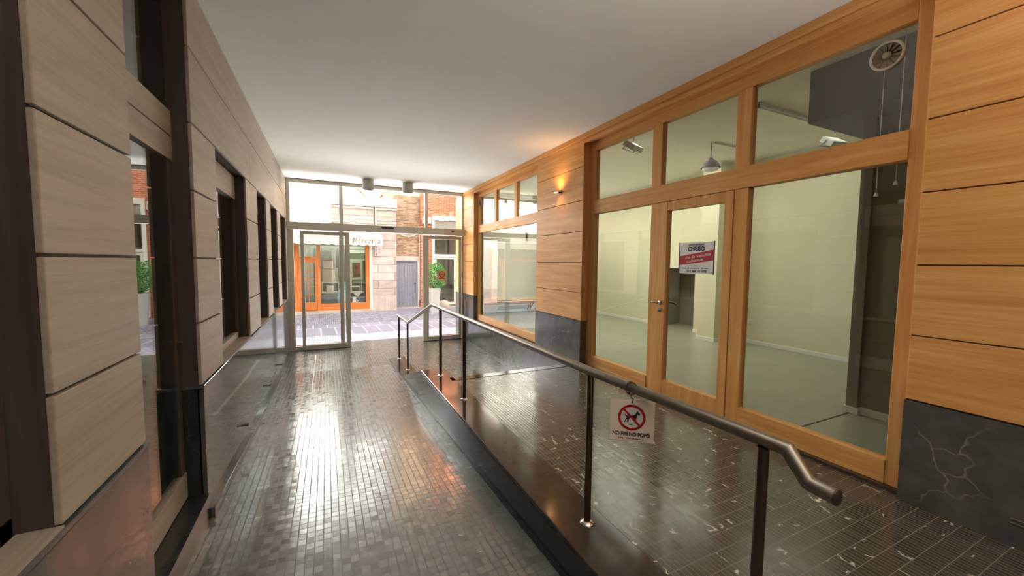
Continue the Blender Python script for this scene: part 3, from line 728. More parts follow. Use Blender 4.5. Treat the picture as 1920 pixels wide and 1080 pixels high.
m.tube([rc + Vector((0, -.01, .031)), rc + Vector((-.01, -.03, .036)), rc + Vector((-.004, -.045, .028))], .0025, 6)
m.build('wire', m_wire, hs)

# small metal pegs low on the left stone
for y, z, lb in ((4.8, -.13, 'small dark metal peg low on the left stone base, nearest of three'), (6.66, -.25, 'small dark metal peg low on the left stone base, middle of three'), (8.26, -.33, 'small dark metal peg low on the left stone base, closest to the entrance')):
    o = empty('wall_peg', (XL + .008, y, z), lb, 'peg', 'metal pegs on the left stone base')
    m = MB(); m.tube([(XL + .008, y, z), (XL + .05, y, z)], .016, 14); m.build('pin', m_steel, o, smooth=True)
    m = MB(); m.lathe([(.001, 0), (.019, 0), (.019, .008), (.001, .009)], (XL + .05, y, z), 16, Matrix.Rotation(PI/2, 3, 'Y')); m.build('head', m_steeldk, o, smooth=True)
o = empty('wall_bracket', (XR, .66, .15), 'pair of short steel rods on the dark marble at the right edge', 'bracket')
for z in (.14, .165):
    m = MB(); m.tube([(XR - .012, .70, z), (XR - .012, .5, z)], .004, 8); m.build('rod', m_steel, o)

# ------------------------------------------------------------------ street
STR = -.68
def cobble(name):
    t = NT(name)
    p = t.vm('MULTIPLY', t.pos, (1, 1, 0))
    w = t.noise(p, .8, 2)
    sp = t.n('ShaderNodeSeparateXYZ'); t.l(t.pos, sp.inputs[0])
    # fan-laid setts: rows bent into arcs
    ax = t.math('MULTIPLY', t.math('ABSOLUTE', t.math('SINE', t.math('MULTIPLY', sp.outputs[0], 3.1))), .16)
    cb = t.n('ShaderNodeCombineXYZ'); t.l(sp.outputs[0], cb.inputs[0]); t.l(t.math('ADD', sp.outputs[1], ax), cb.inputs[1])
    b = t.n('ShaderNodeTexBrick'); b.offset = .5; t.l(cb.outputs[0], b.inputs['Vector'])
    b.inputs['Color1'].default_value = lin((146, 149, 166)); b.inputs['Color2'].default_value = lin((196, 198, 212)); b.inputs['Mortar'].default_value = lin((96, 98, 122))
    b.inputs['Scale'].default_value = 1; b.inputs['Mortar Size'].default_value = .014; b.inputs['Mortar Smooth'].default_value = .4
    b.inputs['Brick Width'].default_value = .14; b.inputs['Row Height'].default_value = .12
    # central band of long slabs with pale joints
    b2 = t.n('ShaderNodeTexBrick'); b2.offset = .5
    cb2 = t.n('ShaderNodeCombineXYZ'); t.l(t.math('ADD', sp.outputs[0], t.math('MULTIPLY', sp.outputs[1], .03)), cb2.inputs[0]); t.l(t.math('ADD', sp.outputs[1], .9), cb2.inputs[1])
    t.l(cb2.outputs[0], b2.inputs['Vector'])
    b2.inputs['Color1'].default_value = lin((158, 160, 184)); b2.inputs['Color2'].default_value = lin((176, 178, 200)); b2.inputs['Mortar'].default_value = lin((238, 238, 246))
    b2.inputs['Scale'].default_value = 1; b2.inputs['Mortar Size'].default_value = .022; b2.inputs['Brick Width'].default_value = .44; b2.inputs['Row Height'].default_value = 2.2
    band = t.math('MULTIPLY', t.math('GREATER_THAN', sp.outputs[1], 13.05), t.math('LESS_THAN', sp.outputs[1], 15.2))
    col = t.mix(band, b.outputs['Color'], b2.outputs['Color'])
    return t.bsdf(col, .6, 0, t.bump(b.outputs['Fac'], -.3, .01), .35)
m_cobble = cobble('street_setts')
mb = MB(); mb.box(-14, 16, 11.4, 30, STR - .2, STR)
struct(mb.build('street', m_cobble), 'pale bluish cobbled street with a band of long slabs', 'street')
mb = MB(); mb.box(XL - .14, 3.56, 11.38, 11.46, STR - .1, LOW + .003)
struct(mb.build('doorstep', plain('pale_step_stone', (190, 186, 186), .5)), 'low stone step between entrance and street', 'step')
# our own building's street wall and upper storeys
m_plas = plain('pale_render', (214, 206, 190), .9)
mb = MB(); mb.box(-14, XL - .14, 10.7, 11.2, -.8, 9); mb.box(9.2, 16, 10.9, 11.3, -.8, 9); mb.box(-14, 16, 10.76, 11.25, CEIL + .02, 10.4); mb.box(-14, 16, 10.70, 10.77, CEIL + .25, 10.4); mb.box(XL - .14, XL - .02, 10.66, 10.74, -.8, 3.5)
struct(mb.build('wall_front', m_plas), 'rendered street wall of the building around the entrance', 'wall')

m_trav = bricks('banded_travertine', 1.15, .36, (196, 178, 168), (232, 226, 222), (150, 136, 128), .012, .8, .35, .37, 2.0)
m_trav2 = plain('travertine_slab', (206, 192, 184), .8, var=.14, scale=2.5)
m_cornice = plain('pale_stone_moulding', (226, 220, 212), .8, var=.05)
m_whitepl = plain('bright_white_render', (246, 245, 240), .9, var=.01)
m_brown = bricks('brown_rubble_brick', .26, .075, (150, 116, 88), (206, 178, 148), (176, 156, 136), .012, .9, .35, .5, 5)
m_redbrick = bricks('red_brick', .27, .075, (186, 84, 54), (222, 128, 94), (226, 186, 160), .012, .9, .2, .5, 3)
m_pinkbrick = bricks('pink_brick', .3, .09, (196, 150, 138), (222, 184, 174), (222, 200, 190), .012, .9, .3, .5, 2)
m_shopin = plain('shop_interior_paint', (120, 124, 112), .9)

FY = 18.6
sb = empty('stone_building', (0, FY, STR), 'long low building across the street faced in banded pale stone', 'building')
m = MB(); m.box(1.86, 2.93, FY - .02, 23, -.0, 4.02); m.box(.2, 1.86, FY - .02, 23, 2.45, 4.02); m.box(-13, -3.4, FY - .02, 23, 0, 2.45); m.build('banded_wall', m_trav, sb)
m = MB()
for k in range(4): m.box(1.86 + k * .268, 1.86 + k * .268 + .262, FY - .035, FY + .3, STR, .02)
m.build('plinth_slabs', m_trav2, sb); m = MB()
for k in range(34): m.box(-13 + k * .282, -13 + k * .282 + .275, FY - .035, FY + .3, STR, .02)
m.build('plinth_slabs', m_trav2, sb)
m = MB(); m.box(-13, .2, FY - .02, 23, 2.45, 2.95); m.build('parapet', m_whitepl, sb)
m = MB(); m.box(.2, 2.96, FY - .16, FY, 4.0, 4.08); m.box(.2, 2.95, FY - .1, FY, 3.9, 3.98); m.box(.2, 2.96, FY - .08, FY, 4.08, 4.42)
m.box(.2, 2.94, FY - .06, FY, 3.28, 3.34); m.box(.2, 2.94, FY - .05, FY, 3.05, 3.09); m.box(.2, 2.94, FY - .05, FY, 3.42, 3.46); m.build('cornice', m_cornice, sb, bevel=.01)
m = MB(); m.box(1.95, 2.06, FY - .14, FY, 3.15, 4.0); m.box(1.9, 2.4, FY - .12, FY, 4.08, 4.2); m.build('pilaster', m_cornice, sb, bevel=.01)
m = MB(); m.box(-13, 2.93, FY + 1.9, FY + 2.0, STR, 2.45); m.box(-3.4, -3.3, FY + .1, FY + 2, STR, 2.45); m.box(1.75, 1.85, FY + .1, FY + 2, STR, 2.45); m.box(-3.4, 1.86, FY + .1, FY + 2, 2.4, 2.5); m.box(-3.4, 1.86, FY + .02, FY + 2, STR, -.5)
m.build('shop_interior', m_shopin, sb)
# pinkish houses behind with the gap of sky
for nm, poly, y, lb in (('house', [(.35, STR), (2.45, STR), (2.45, 5.0), (1.4, 6.0), (.35, 6.0)], 24.0, 'pinkish brick house with a sloping roof edge, left of the sky gap'),
                    ('house', [(2.75, STR), (6, STR), (6, 8), (4.2, 7.2), (2.75, 5.15)], 24.6, 'pinkish brick house with a sloping roof edge, right of the sky gap')):
    h = empty(nm, (poly[0][0], y, 0), lb, 'house')
    m = MB(); m.prism(poly, 'y', y, y + 3); m.build('wall', m_pinkbrick, h)
    a, b = (poly[2], poly[3]) if poly[0][0] < 1 else (poly[3], poly[4])
    m = MB(); m.tube([(a[0], y - .1, a[1] + .05), (b[0], y - .1, b[1] + .05)], .09, 6); m.build('roof_edge', plain('roof_tile_%d' % int(y * 10), (150, 110, 96), .8), h)

# timber shopfront of the haberdashery
tf = empty('timber_shopfront', (0, FY, STR), 'orange timber shopfront of the haberdashery with a glazed door leaf', 'shopfront')
Y0, Y1 = FY - .06, FY + .06
def bar(nm, x0, x1, z0, z1, mt, d=0.0):
    MB().box(x0, x1, Y0 - d, Y1, z0, z1).build(nm, mt, tf, bevel=.008)
bar('post', 1.585, 1.74, -.56, 2.40, org_z); bar('post', -.365, -.225, -.56, 2.40, org_z, .02); bar('post', -1.22, -1.02, -.56, 2.40, org_z); bar('post', -3.35, -3.2, -.56, 2.4, org_z)
bar('rail', -.225, 1.585, -.56, -.27, org_x); bar('rail', -3.2, -1.22, -.56, -.27, org_x); bar('rail', -3.35, 1.74, 2.3, 2.42, org_x); bar('transom', -1.02, -.365, 1.63, 1.76, org_x); bar('transom', -3.2, -1.22, 1.63, 1.76, org_x)
bar('jamb', 1.745, 1.87, -.60, 2.42, m_white)
for a, b, c, d in ((-.225, 1.585, -.27, 2.3), (-3.2, -1.22, -.27, 1.63), (-3.2, -1.22, 1.76, 2.3), (-1.02, -.365, 1.76, 2.3)):
    MB().box(a, b, FY - .004, FY + .004, c, d).build('pane', m_glassD, tf)
lf = MB(); lf.box(-1.02, -.93, Y0 + .01, Y1 - .02, -.54, 1.63); lf.box(-.44, -.365, Y0 + .01, Y1 - .02, -.54, 1.63); lf.box(-.93, -.44, Y0 + .01, Y1 - .02, -.54, -.20); lf.box(-.93, -.44, Y0 + .01, Y1 - .02, 1.5, 1.63)
lf = lf.build('door_leaf', org_z, tf, bevel=.006)
m = MB(); m.box(-.70, -.67, Y0 + .02, Y1 - .03, -.2, 1.5)
for k in range(1, 5): m.box(-.93, -.44, Y0 + .02, Y1 - .03, -.2 + k * .34 - .012, -.2 + k * .34 + .012)
m.build('glazing_bars', org_x, lf)
MB().box(-.93, -.44, FY - .004, FY + .004, -.2, 1.5).build('door_pane', m_glassD, lf)
st = MB(); st.box(-3.4, 1.95, FY - .32, FY + .1, STR, -.56)
struct(st.build('shop_step', m_trav2, bevel=.01), 'long pale stone step in front of the timber shopfront', 'step')
# awning
aw = empty('awning', (.2, FY, 2.6), 'off white shop awning lettered Merceria with a scalloped valance', 'awning')
AY = 17.7
m_canvas = plain('awning_canvas', (238, 230, 220), .85, var=.02)
m = MB(); m.add([(-3.5, FY - .05, 2.86), (2.25, FY - .05, 2.86), (2.25, AY, 2.56), (-3.5, AY, 2.56)], [(0, 1, 2, 3)]); m.add([(-3.5, FY - .05, 2.87), (2.25, FY - .05, 2.87), (2.25, AY, 2.57), (-3.5, AY, 2.57)], [(0, 1, 2, 3)]); m.build('canopy', m_canvas, aw)
m = MB(); NV = 120; vs = []; 
for k in range(NV + 1):
    x = -3.5 + 5.73 * k / NV; zb = 2.285 - .045 * abs(math.sin(PI * (x + 3.5) / .34))
    vs += [(x, AY, 2.56), (x, AY, zb), (x, AY + .012, 2.56), (x, AY + .012, zb)]
fs = []
for k in range(NV):
    o = 4 * k; fs += [(o, o + 4, o + 5, o + 1), (o + 2, o + 3, o + 7, o + 6), (o + 1, o + 5, o + 7, o + 3)]
m.add(vs, fs); m.build('valance', m_canvas, aw)
m = MB(); m.tube([(-3.5, AY, 2.565), (2.27, AY, 2.565)], .02, 8); m.build('front_bar', m_cornice, aw)
# broad-nib lettering
GL = {'M': [[(0, .05), (.12, .85), (.12, .0)], [(.12, .85), (.34, .65), (.34, .1)], [(.34, .7), (.56, .85), (.56, .1), (.64, 0)], [(0, 0), (.12, .05)]],
 'e': [[(.32, .38), (.05, .3), (.05, .1), (.18, 0), (.32, .1)], [(.05, .4), (.18, .62), (.32, .5), (.3, .4)]],
 'r': [[(0, .58), (.09, .5), (.09, .05), (.16, 0)], [(.09, .45), (.2, .62), (.3, .52)]],
 'c': [[(.3, .5), (.18, .62), (.05, .48), (.05, .12), (.18, 0), (.3, .1)]],
 't': [[(.08, .8), (.08, .08), (.16, 0), (.24, .08)], [(0, .58), (.22, .58)]],
 'i': [[(0, .58), (.08, .5), (.08, .06), (.15, 0)], [(.06, .78), (.1, .74)]],
 'a': [[(.03, .5), (.15, .62), (.28, .5), (.28, .06), (.35, 0)], [(.28, .36), (.06, .26), (.06, .08), (.15, 0), (.28, .12)]]}
GW = {'M': .72, 'e': .42, 'r': .38, 'c': .4, 't': .32, 'i': .24, 'a': .44}
def nib(s, x, y, z, h, parent, name, mat, gap=.06, vertical=False):
    nx, nz = .055 * h, .04 * h
    for ch in s:
        m = MB()
        for stroke in GL[ch]:
            for (a, b), (c, d) in zip(stroke[:-1], stroke[1:]):
                A = (x + a * h, z + b * h); B = (x + c * h, z + d * h)
                q = [(A[0] - nx, A[1] - nz), (A[0] + nx, A[1] + nz), (B[0] + nx, B[1] + nz), (B[0] - nx, B[1] - nz)]
                vs = [(p[0], y, p[1]) for p in q] + [(p[0], y + .003, p[1]) for p in q]
                m.add(vs, [(0, 1, 2, 3), (4, 7, 6, 5), (0, 4, 5, 1), (1, 5, 6, 2), (2, 6, 7, 3), (3, 7, 4, 0)])
        m.build(name, mat, parent)
        if vertical: z -= h * .95
        else: x += (GW[ch] + gap) * h
m_letter = plain('awning_lettering', (112, 100, 92), .8)
nib('Merceria', 1.02, AY - .006, 2.345, .24, aw, 'letter', m_letter, gap=.17)
hb = empty('hanging_board', (2.1, FY - .1, 2.2), 'small pale shop board with letters below the awning end', 'sign')
m = MB(); m.box(1.98, 2.3, FY - .06, FY - .03, 1.82, 2.32); m.build('panel', plain('board_paint', (214, 200, 196), .6), hb)
nib('rra', 2.02, FY - .066, 2.16, .16, hb, 'letter', m_letter, vertical=True); nib('ri', 2.17, FY - .066, 2.06, .14, hb, 'letter', m_letter, vertical=True)

# window display
def thing_box(name, label, cat, x0, x1, y0, y1, z0, z1, rgb, lid=None, group=None):
    o = empty(name, ((x0 + x1) / 2, (y0 + y1) / 2, z0), label, cat, group)
    MB().box(x0, x1, y0, y1, z0, z1 - .02).build('body', plain(name + '_card', rgb, .7), o, bevel=.006)
    MB().box(x0 - .01, x1 + .01, y0 - .01, y1 + .01, z1 - .035, z1).build('lid', plain(name + '_lid', lid or rgb, .7), o, bevel=.006)
    return o
DY = FY + .35
dt = empty('display_plinth', (.3, DY, -.5), 'dark display plinth along the haberdashery window', 'plinth')
MB().box(-.2, 1.55, FY + .76, FY + 1.5, -.5, .12).build('body', plain('plinth_dark', (84, 96, 100), .7), dt); MB().box(-.22, 1.57, FY + .75, FY + 1.52, .12, .15).build('top', m_white, dt)
thing_box('gift_box', 'wide cream box lowest in the stack left of the shop window', 'box', -.16, .36, FY + .84, FY + 1.19, .62, .86, (206, 196, 170))
thing_box('gift_box', 'cream box in the middle of the stack left of the shop window', 'box', -.16, .34, FY + .84, FY + 1.19, .86, 1.24, (214, 206, 184), (150, 140, 124))
thing_box('gift_box', 'white box with red top at the top of the shop window stack', 'box', -.12, .28, FY + .84, FY + 1.16, 1.24, 1.62, (232, 226, 214), (206, 92, 74))
thing_box('gift_box', 'pale box with a round print standing under the stack', 'box', -.02, .28, FY + .78, FY + .83, .15, .5, (216, 212, 200))
sh = empty('display_shelf', (.1, FY + .5, .15), 'white shelf carrying the boxes in the shop window', 'shelf')
MB().box(-.2, .5, FY + .83, FY + 1.25, .59, .62).build('board', m_white, sh); MB().box(-.2, -.17, FY + .85, FY + 1.25, .15, .59).build('leg', m_white, sh); MB().box(.47, .5, FY + .85, FY + 1.25, .15, .59).build('leg', m_white, sh)
thing_box('gift_box', 'tall pale box beside the stack in the shop window', 'box', 0.38, .49, FY + .9, FY + 1.15, .62, 1.26, (196, 198, 178))
tq = empty('teal_cloth', (.5, FY + .2, .5), 'teal cloth draped over a low stand beside the shelf in the shop window', 'cloth')
m = MB(); m.box(.52, .95, FY + .86, FY + 1.2, .15, .58); m.box(.50, .97, FY + .84, FY + 1.22, .5, .6); m.build('cloth', plain('teal_fabric', (120, 196, 170), .9), tq, bevel=.03)
vz = empty('blue_vase', (.68, FY + .42, -.5), 'round pale blue painted pot standing low in the shop window', 'pot')
m = MB(); m.lathe([(.001, 0), (.18, 0), (.25, .2), (.29, .45), (.27, .64), (.2, .78), (.18, .8), (.001, .8)], (.68, FY + .42, -.5), 28); m.build('body', plain('blue_glaze', (150, 196, 206), .3, var=.3, scale=6), vz, smooth=True)
m = MB(); 
for dx in (-.12, .0, .1): m.box(.68 + dx - .03, .68 + dx + .04, FY + .125, FY + .14, -.2, .0)
m.build('painted_houses', m_white, vz)
wk = empty('white_jug', (1.12, FY + .3, -.5), 'small white jug beside the blue pot in the shop window', 'jug')
m = MB(); m.lathe([(.001, 0), (.08, 0), (.11, .2), (.07, .36), (.08, .44), (.001, .44)], (1.12, FY + .32, -.5), 18); m.build('body', m_white, wk, smooth=True); m = MB(); m.tube([(1.19, FY + .32, -.16), (1.28, FY + .32, -.2), (1.22, FY + .32, -.32)], .012, 8); m.build('handle', m_white, wk)
pf = empty('picture_frame', (1.33, FY + 1.44, .15), 'framed brown picture in a pale green frame at the right of the shop window', 'picture')
m = MB(); 
for a, b, c, d in ((1.02, 1.12, .70, 1.62), (1.48, 1.58, .70, 1.62), (1.12, 1.48, .70, .82), (1.12, 1.48, 1.5, 1.62)): m.box(a, b, FY + 1.40, FY + 1.45, c, d)
m.build('frame', plain('pale_green_wood', (206, 222, 196), .6), pf, bevel=.008)
for x in (1.06, 1.5): MB().box(x, x + .04, FY + 1.41, FY + 1.44, .15, .70).build('leg', m_white, pf)
MB().box(1.1, 1.5, FY + 1.435, FY + 1.445, .8, 1.52).build('picture', plain('brown_print', (150, 104, 84), .7, var=.4, scale=5), pf)
dr = empty('dresser', (1.2, FY + 1.7, -.5), 'pale green dresser with dark openings behind the framed picture', 'dresser')
m = MB(); m.box(.86, .96, FY + 1.56, FY + 1.88, -.5, 2.1); m.box(.96, 1.7, FY + 1.86, FY + 1.88, -.5, 2.1); m.box(.96, 1.7, FY + 1.56, FY + 1.86, 1.98, 2.1); m.box(.96, 1.7, FY + 1.56, FY + 1.86, .5, .58); m.box(.96, 1.7, FY + 1.56, FY + 1.86, 1.62, 1.68); m.build('carcass', plain('dresser_green', (196, 210, 186), .6), dr)
ch = empty('white_chair', (1.16, FY + 1.05, .15), 'white slatted chair displayed in the shop window', 'chair')
MB().box(1.0, 1.42, FY + .83, FY + 1.23, .38, .42).build('seat', m_white, ch)
m = MB(); m.box(.99, 1.03, FY + .83, FY + .87, .42, .95); m.box(.99, 1.03, FY + 1.19, FY + 1.23, .42, .95)
for z in (.55, .7, .88): m.box(1.0, 1.02, FY + .87, FY + 1.19, z, z + .06)
m.build('backrest', m_white, ch)
for x in (1.0, 1.39):
    for y in (FY + .84, FY + 1.19): MB().box(x, x + .03, y, y + .03, .15, .38).build('leg', m_white, ch)
cl = empty('white_cloth', (1.2, FY + .75, .15), 'white cloth draped over the display plinth', 'cloth')
m = MB(); n = 10
G = [[(1.05 + .42 * i / n, FY + .735 + .08 * j / n, .172 + .02 * math.sin(i * 1.7 + j) - (.24 * max(0, 1 - j / 3) * (1 - abs(i - 5.5) / 6))) for i in range(n + 1)] for j in range(n + 1)]
vs = [p for r in G for p in r]; m.add(vs, [(j*(n+1)+i, j*(n+1)+i+1, (j+1)*(n+1)+i+1, (j+1)*(n+1)+i) for j in range(n) for i in range(n)])
m.build('cloth', m_white, cl)
bk = empty('wicker_basket', (.9, FY + 1.36, .15), 'small brown basket standing behind the chair in the shop window', 'basket')
m = MB(); m.lathe([(.001, 0), (.11, 0), (.14, .18), (.13, .18), (.105, .02), (.001, .02)], (.8, FY + 1.36, .15), 20); m.build('body', plain('wicker', (150, 112, 80), .9, var=.3, scale=30), bk, smooth=True)
m = MB(); m.tube([(.8 + .13 * math.cos(a), FY + 1.36, .32 + .16 * math.sin(a)) for a in [PI * k / 12 for k in range(13)]], .009, 8); m.build('handle', plain('wicker_dark', (120, 88, 60), .9), bk)

# recessed wall with the grey door
gy = 19.25
bw = empty('brown_building', (3.5, gy, STR), 'narrow brown brick house front above the grey plank door', 'building')
m = MB(); m.box(2.93, 4.16, gy, 23, 1.84, 9); m.box(2.93, 3.05, gy, 23, STR, 1.84); m.box(4.03, 4.16, gy, 23, STR, 1.84); m.build('wall', m_brown, bw)
m = MB(); m.box(3.0, 4.1, gy - .03, gy + .2, 1.6, 1.84); m.build('lintel', m_trav2, bw, bevel=.01)
m = MB(); m.box(3.0, 4.14, gy - .12, gy + .1, STR, -.62); m.build('threshold', m_trav2, bw)
gd = empty('plank_door', (3.05, gy + .06, -.62), 'grey vertical plank door in the brown brick front', 'door')
m = MB()
for k in range(8): m.box(3.05 + k * .1225, 3.05 + k * .1225 + .118, gy + .05, gy + .1, -.62, 1.6)
m.build('planks', plain('grey_door_paint', (146, 150, 164), .6, var=.08), gd, bevel=.006)
m = MB(); m.box(3.86, 3.97, gy + .02, gy + .05, .5, .53); m.lathe([(.001, 0), (.025, 0), (.025, .01), (.001, .012)], (3.93, gy + .05, .515), 12, Matrix.Rotation(PI/2, 3, 'X')); m.build('handle', m_aludk, gd)
m = MB(); m.box(4.03, 4.1, gy - .02, gy + .1, -.62, 1.6); m.build('jamb', m_white, gd)
# red brick building with white glazed entrance
rb = empty('red_brick_building', (6.5, 19.05, STR), 'red brick building across the street on the right', 'building')
ry = 19.05
m = MB(); m.box(4.16, 4.72, ry, 23, STR, 9); m.box(4.72, 6.3, ry, 23, 3.78, 9); m.box(6.3, 7.4, ry, 23, STR, 9); m.build('wall', m_redbrick, rb)
ps = empty('rendered_house', (10, ry, STR), 'pale rendered house past the red brick building far right', 'house')
m = MB(); m.box(7.4, 18, ry - .05, 23, STR, 7.5); m.build('wall', m_cornice, ps)
m = MB(); m.box(7.4, 18, ry - .09, ry - .05, STR, .2); m.build('plinth', m_trav2, ps)
m = MB(); m.box(4.72, 6.3, ry + 1.2, ry + 1.3, STR, 3.8); m.box(4.72, 6.3, ry + .3, ry + 1.2, STR, -.6); m.build('interior', m_shopin, rb)
dw = empty('white_entrance', (5.5, ry, STR), 'white framed glazed house entrance in the red brick wall', 'door')
m = MB()
for a, b, c, d in ((4.70, 4.83, -.62, 3.85), (6.2, 6.33, -.62, 3.85), (4.83, 6.2, 3.62, 3.85), (4.83, 6.2, 1.84, 1.96)): m.box(a, b, ry - .06, ry + .08, c, d)
m.build('frame', m_white, dw, bevel=.008)
m = MB(); m.box(4.83, 6.2, ry + .0, ry + .12, 2.95, 3.62); m.build('shutter_box', plain('shutter_grey', (150, 146, 138), .6), dw)
m = MB(); m.box(4.83, 6.2, ry - .01, ry + .02, 3.14, 3.19); m.build('shutter_slot', m_black, dw)
m = MB()
for a, b, c, d in ((4.85, 4.93, -.56, 1.82), (5.82, 5.93, -.56, 1.82), (4.93, 5.82, -.56, -.42), (4.93, 5.82, 1.72, 1.82)): m.box(a, b, ry - .02, ry + .05, c, d)
lfw = m.build('door_leaf', m_white, dw, bevel=.006)
m = MB(); m.tube([(5.87, ry - .02, .62), (5.87, ry - .07, .62), (5.76, ry - .07, .62)], .014, 8); m.build('handle', m_steel, lfw)
m = MB(); m.box(4.93, 5.82, ry + .01, ry + .016, -.42, 1.72); m.box(4.83, 6.2, ry + .05, ry + .056, 1.96, 2.95); m.box(5.93, 6.2, ry + .01, ry + .016, -.56, 1.82); m.build('pane', m_glassD, dw)
m = MB(); m.box(4.7, 6.33, ry - .3, ry + .1, STR, -.62); m.build('step', m_trav2, dw)
ac = empty('wall_unit', (4.3, ry - .1, 3.4), 'white air conditioning box on the red brick wall beside the brown house', 'air conditioner')
MB().box(4.22, 4.62, ry - .22, ry - .02, 3.42, 3.72).build('casing', m_white, ac, bevel=.015)
m = MB(); m.torus((4.36, ry - .225, 3.57), .09, .012, RXm, 24, 8); m.build('grille', m_aludk, ac)
m = MB(); m.box(4.28, 4.31, ry - .2, ry, 3.38, 3.42); m.box(4.54, 4.57, ry - .2, ry, 3.38, 3.42); m.build('bracket', m_steel, ac)
cb = MB(); cb.tube([(2.0, FY - .17, 3.1), (2.05, FY - .17, 3.0), (2.5, FY - .12, 3.05), (2.98, FY - .1, 3.0), (3.3, gy - .04, 2.85), (3.6, gy - .04, 2.78), (3.85, gy - .04, 2.84), (4.1, gy - .04, 3.02), (4.16, ry - .03, 3.02), (4.5, ry - .03, 3.08)], .02, 6)
tag(cb.build('cable', m_white), 'white cable sagging across the brown brick house front', 'cable')
cb = MB(); cb.tube([(4.13, gy - .04, 3.0), (4.13, gy - .04, -.3)], .02, 6); tag(cb.build('pipe', m_white), 'thin white pipe running down between brown and red brick', 'pipe')
cb = MB(); cb.tube([(1.99, FY - .16, 4.0), (1.97, FY - .17, 3.4), (2.0, FY - .17, 3.12)], .022, 6); cb.tube([(.25, FY - .1, 3.2), (1.7, FY - .1, 3.17), (1.97, FY - .17, 3.08)], .014, 6)
tag(cb.build('cable', m_dkduct), 'dark cable running over the stone cornice above the awning', 'cable')

# potted shrub
pp = empty('potted_shrub', (4.37, 17.3, STR), 'bushy green shrub in a tall white tapered planter outside', 'potted plant')
m = MB(); m.lathe([(.001, 0), (.19, 0), (.29, 1.08), (.3, 1.1), (.26, 1.1), (.25, 1.02), (.001, 1.02)], (4.37, 17.3, STR), 32); m.build('planter', m_white, pp, smooth=True)
m = MB(); m.lathe([(.001, 0), (.25, 0), (.001, .01)], (4.37, 17.3, .345), 20); m.build('soil', plain('soil', (66, 52, 40), .95), pp)
m = MB()
for k in range(7):
    a = k * .9; m.tube([(4.37 + .05*math.cos(a), 17.3 + .05*math.sin(a), .34), (4.37 + .22*math.cos(a), 17.3 + .22*math.sin(a), .95)], [.014, .006], 6)
m.build('stems', plain('stem_bark', (96, 76, 50), .9), pp)
m = MB()
for k in range(2600):
    while True:
        q = Vector((random.uniform(-1, 1), random.uniform(-1, 1), random.uniform(-1, 1)))
        if .35 < q.length < 1: break
    c = Vector((4.4, 17.3, .94)) + Vector((q.x * .52, q.y * .5, q.z * .58)) * (1 + .12 * math.sin(q.x * 9 + q.z * 7))
    d = (q + Vector((random.uniform(-.6, .6), random.uniform(-.6, .6), random.uniform(-.2, .8)))).normalized(); s = d.orthogonal().normalized(); s.rotate(Matrix.Rotation(random.uniform(0, 6.28), 3, d))
    L, W = random.uniform(.05, .09), random.uniform(.014, .026); nn_ = d.cross(s) * .008
    m.add([c, c + d * L * .5 + s * W + nn_, c + d * L, c + d * L * .5 - s * W + nn_], [(0, 1, 2), (0, 2, 3)])
t = NT('shrub_leaf'); wn = t.n('ShaderNodeNewGeometry'); cr = t.ramp(wn.outputs['Random Per Island'], [(0, lin((58, 128, 52))), (.6, lin((104, 184, 92))), (1, lin((160, 220, 140)))])
m_leaf = t.bsdf(cr, .5)
m.build('foliage', m_leaf, pp)
bo = empty('boulder', (5.0, 17.9, STR), 'smooth round pale stone on the ground beside the planter', 'stone')
m = MB(); m.lathe([(.001, 0), (.2, .02), (.28, .14), (.27, .3), (.18, .42), (.001, .47)], (5.0, 18.0, STR), 24); m.build('body', m_trav2, bo, smooth=True)

# ------------------------------------------------------------------ light
wd = bpy.data.worlds.new('sky'); scn.world = wd; wd.use_nodes = True
wt = wd.node_tree; wt.nodes.clear()
ow = wt.nodes.new('ShaderNodeOutputWorld'); bg = wt.nodes.new('ShaderNodeBackground')
sk = wt.nodes.new('ShaderNodeTexSky'); sk.sky_type = 'NISHITA'; sk.sun_disc = False; sk.sun_elevation = math.radians(48); sk.sun_rotation = math.radians(150); sk.dust_density = 3; sk.ozone_density = 1
hs_ = wt.nodes.new('ShaderNodeHueSaturation'); hs_.inputs['Saturation'].default_value = .35
wt.links.new(sk.outputs[0], hs_.inputs['Color']); wt.links.new(hs_.outputs[0], bg.inputs[0]); bg.inputs[1].default_value = .53
sun = bpy.data.lights.new('sun', 'SUN'); sun.energy = 50; sun.angle = math.radians(1); sun.color = (1, .88, .7)
so_ = bpy.data.objects.new('sun', sun); COL.objects.link(so_); so_.location = (0, -10, 20)
so_.rotation_euler = Vector((.12, 1, -math.tan(math.radians(35)))).to_track_quat('-Z', 'Y').to_euler()
# bright hazy glow of the sky around the sun, low over the roofs
tc = wt.nodes.new('ShaderNodeTexCoord')
dp = wt.nodes.new('ShaderNodeVectorMath'); dp.operation = 'DOT_PRODUCT'
az, el = math.radians(-13), math.radians(13)
wt.links.new(tc.outputs['Generated'], dp.inputs[0]); dp.inputs[1].default_value = (math.sin(az) * math.cos(el), math.cos(az) * math.cos(el), math.sin(el))
def wmath(op, a, b):
    x = wt.nodes.new('ShaderNodeMath'); x.operation = op
    for i, v in enumerate((a, b)):
        if hasattr(v, 'is_output'): wt.links.new(v, x.inputs[i])
        else: x.inputs[i].default_value = v
    return x.outputs[0]
g = wmath('POWER', wmath('MAXIMUM', dp.outputs['Value'], 0.0), 30.0)
bg2 = wt.nodes.new('ShaderNodeBackground'); bg2.inputs[0].default_value = (1.0, .97, .9, 1); wt.links.new(wmath('MULTIPLY', g, 40.0), bg2.inputs[1])
ad = wt.nodes.new('ShaderNodeAddShader'); wt.links.new(bg.outputs[0], ad.inputs[0]); wt.links.new(bg2.outputs[0], ad.inputs[1])
wt.links.new(ad.outputs[0], ow.inputs[0])
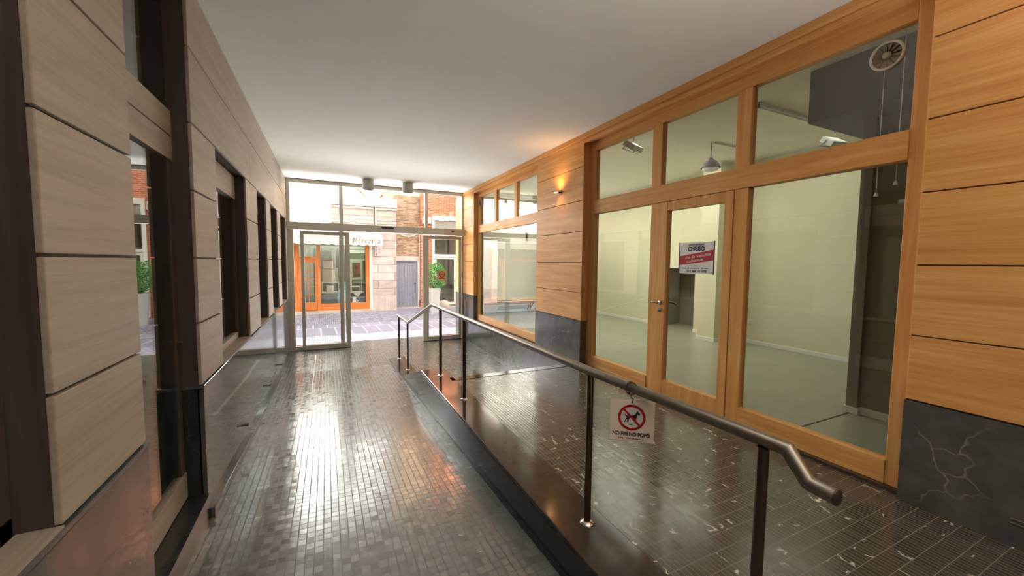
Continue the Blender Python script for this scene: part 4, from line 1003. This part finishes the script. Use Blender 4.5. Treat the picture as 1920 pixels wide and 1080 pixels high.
def area(name, loc, aim, sx, sy, power, col=(1, 1, 1), spread=180):
    l = bpy.data.lights.new(name, 'AREA'); l.shape = 'RECTANGLE'; l.size = sx; l.size_y = sy; l.energy = power; l.color = col; l.spread = math.radians(spread)
    o = bpy.data.objects.new(name, l); COL.objects.link(o); o.location = loc
    o.rotation_euler = (Vector(aim) - Vector(loc)).to_track_quat('-Z', 'Y').to_euler()
    return o
area('paving_bounce_fill', (1.4, 13.2, -.4), (1.4, 8.2, 3.2), 6.0, 2.6, 1150, (1, .99, .98), 150).visible_glossy = False  # added area fill outside the door, unseen, stands in for light off the paving
area('shop_fill', (5.7, 7.2, 3.55), (5.7, 7.2, 0), 2.5, 5.0, 135, (1, 1, .85))  # added area fill standing in for the shop's floodlights
area('shop_fill_near', (6.4, 3.6, 3.5), (6.4, 3.8, 0), 2.0, 1.4, 12, (1, 1, .84))  # smaller added fill for the nearer part of the shop
area('haberdashery_fill', (.2, FY + 1.4, 2.38), (.2, FY + 1.4, 0), 3.0, .8, 45, (1, .98, .9))  # unseen area fill added to brighten the window display
area('passage_fill', (1.3, -1.6, 1.0), (1.3, -1.0, 3.53), 2.4, 1.6, 150, (1, .94, .86), 100)  # added uplight behind the viewer, brightens the near ceiling

# ------------------------------------------------------------------ camera
yaw, pit, rol = math.radians(25.49), math.radians(-3.77), math.radians(.5776)
f_ = Vector((math.sin(yaw) * math.cos(pit), math.cos(yaw) * math.cos(pit), math.sin(pit)))
r0 = Vector((math.cos(yaw), -math.sin(yaw), 0)); u0 = r0.cross(f_)
r1 = r0 * math.cos(rol) + u0 * math.sin(rol); u1 = u0 * math.cos(rol) - r0 * math.sin(rol)
cam = bpy.data.cameras.new('camera'); co = bpy.data.objects.new('camera', cam); COL.objects.link(co)
M = Matrix((r1, u1, -f_)).transposed().to_4x4(); M.translation = (0, 0, 1.6); co.matrix_world = M
cam.sensor_width = 36; cam.lens = 730.3 / 1920 * 36; cam.clip_start = .02; cam.clip_end = 200
scn.camera = co
for o in bpy.data.objects:
    if '_org' in o: del o['_org']
vs_ = scn.view_settings
vs_.view_transform = 'Standard'; vs_.look = 'None'; vs_.exposure = 0.0; vs_.gamma = 1.0; vs_.use_curve_mapping = False
cy = scn.cycles
cy.use_denoising = True; cy.max_bounces = 10; cy.diffuse_bounces = 5; cy.glossy_bounces = 5; cy.transparent_max_bounces = 24; cy.transmission_bounces = 6
cy.sample_clamp_indirect = 6; cy.caustics_reflective = False; cy.caustics_refractive = False
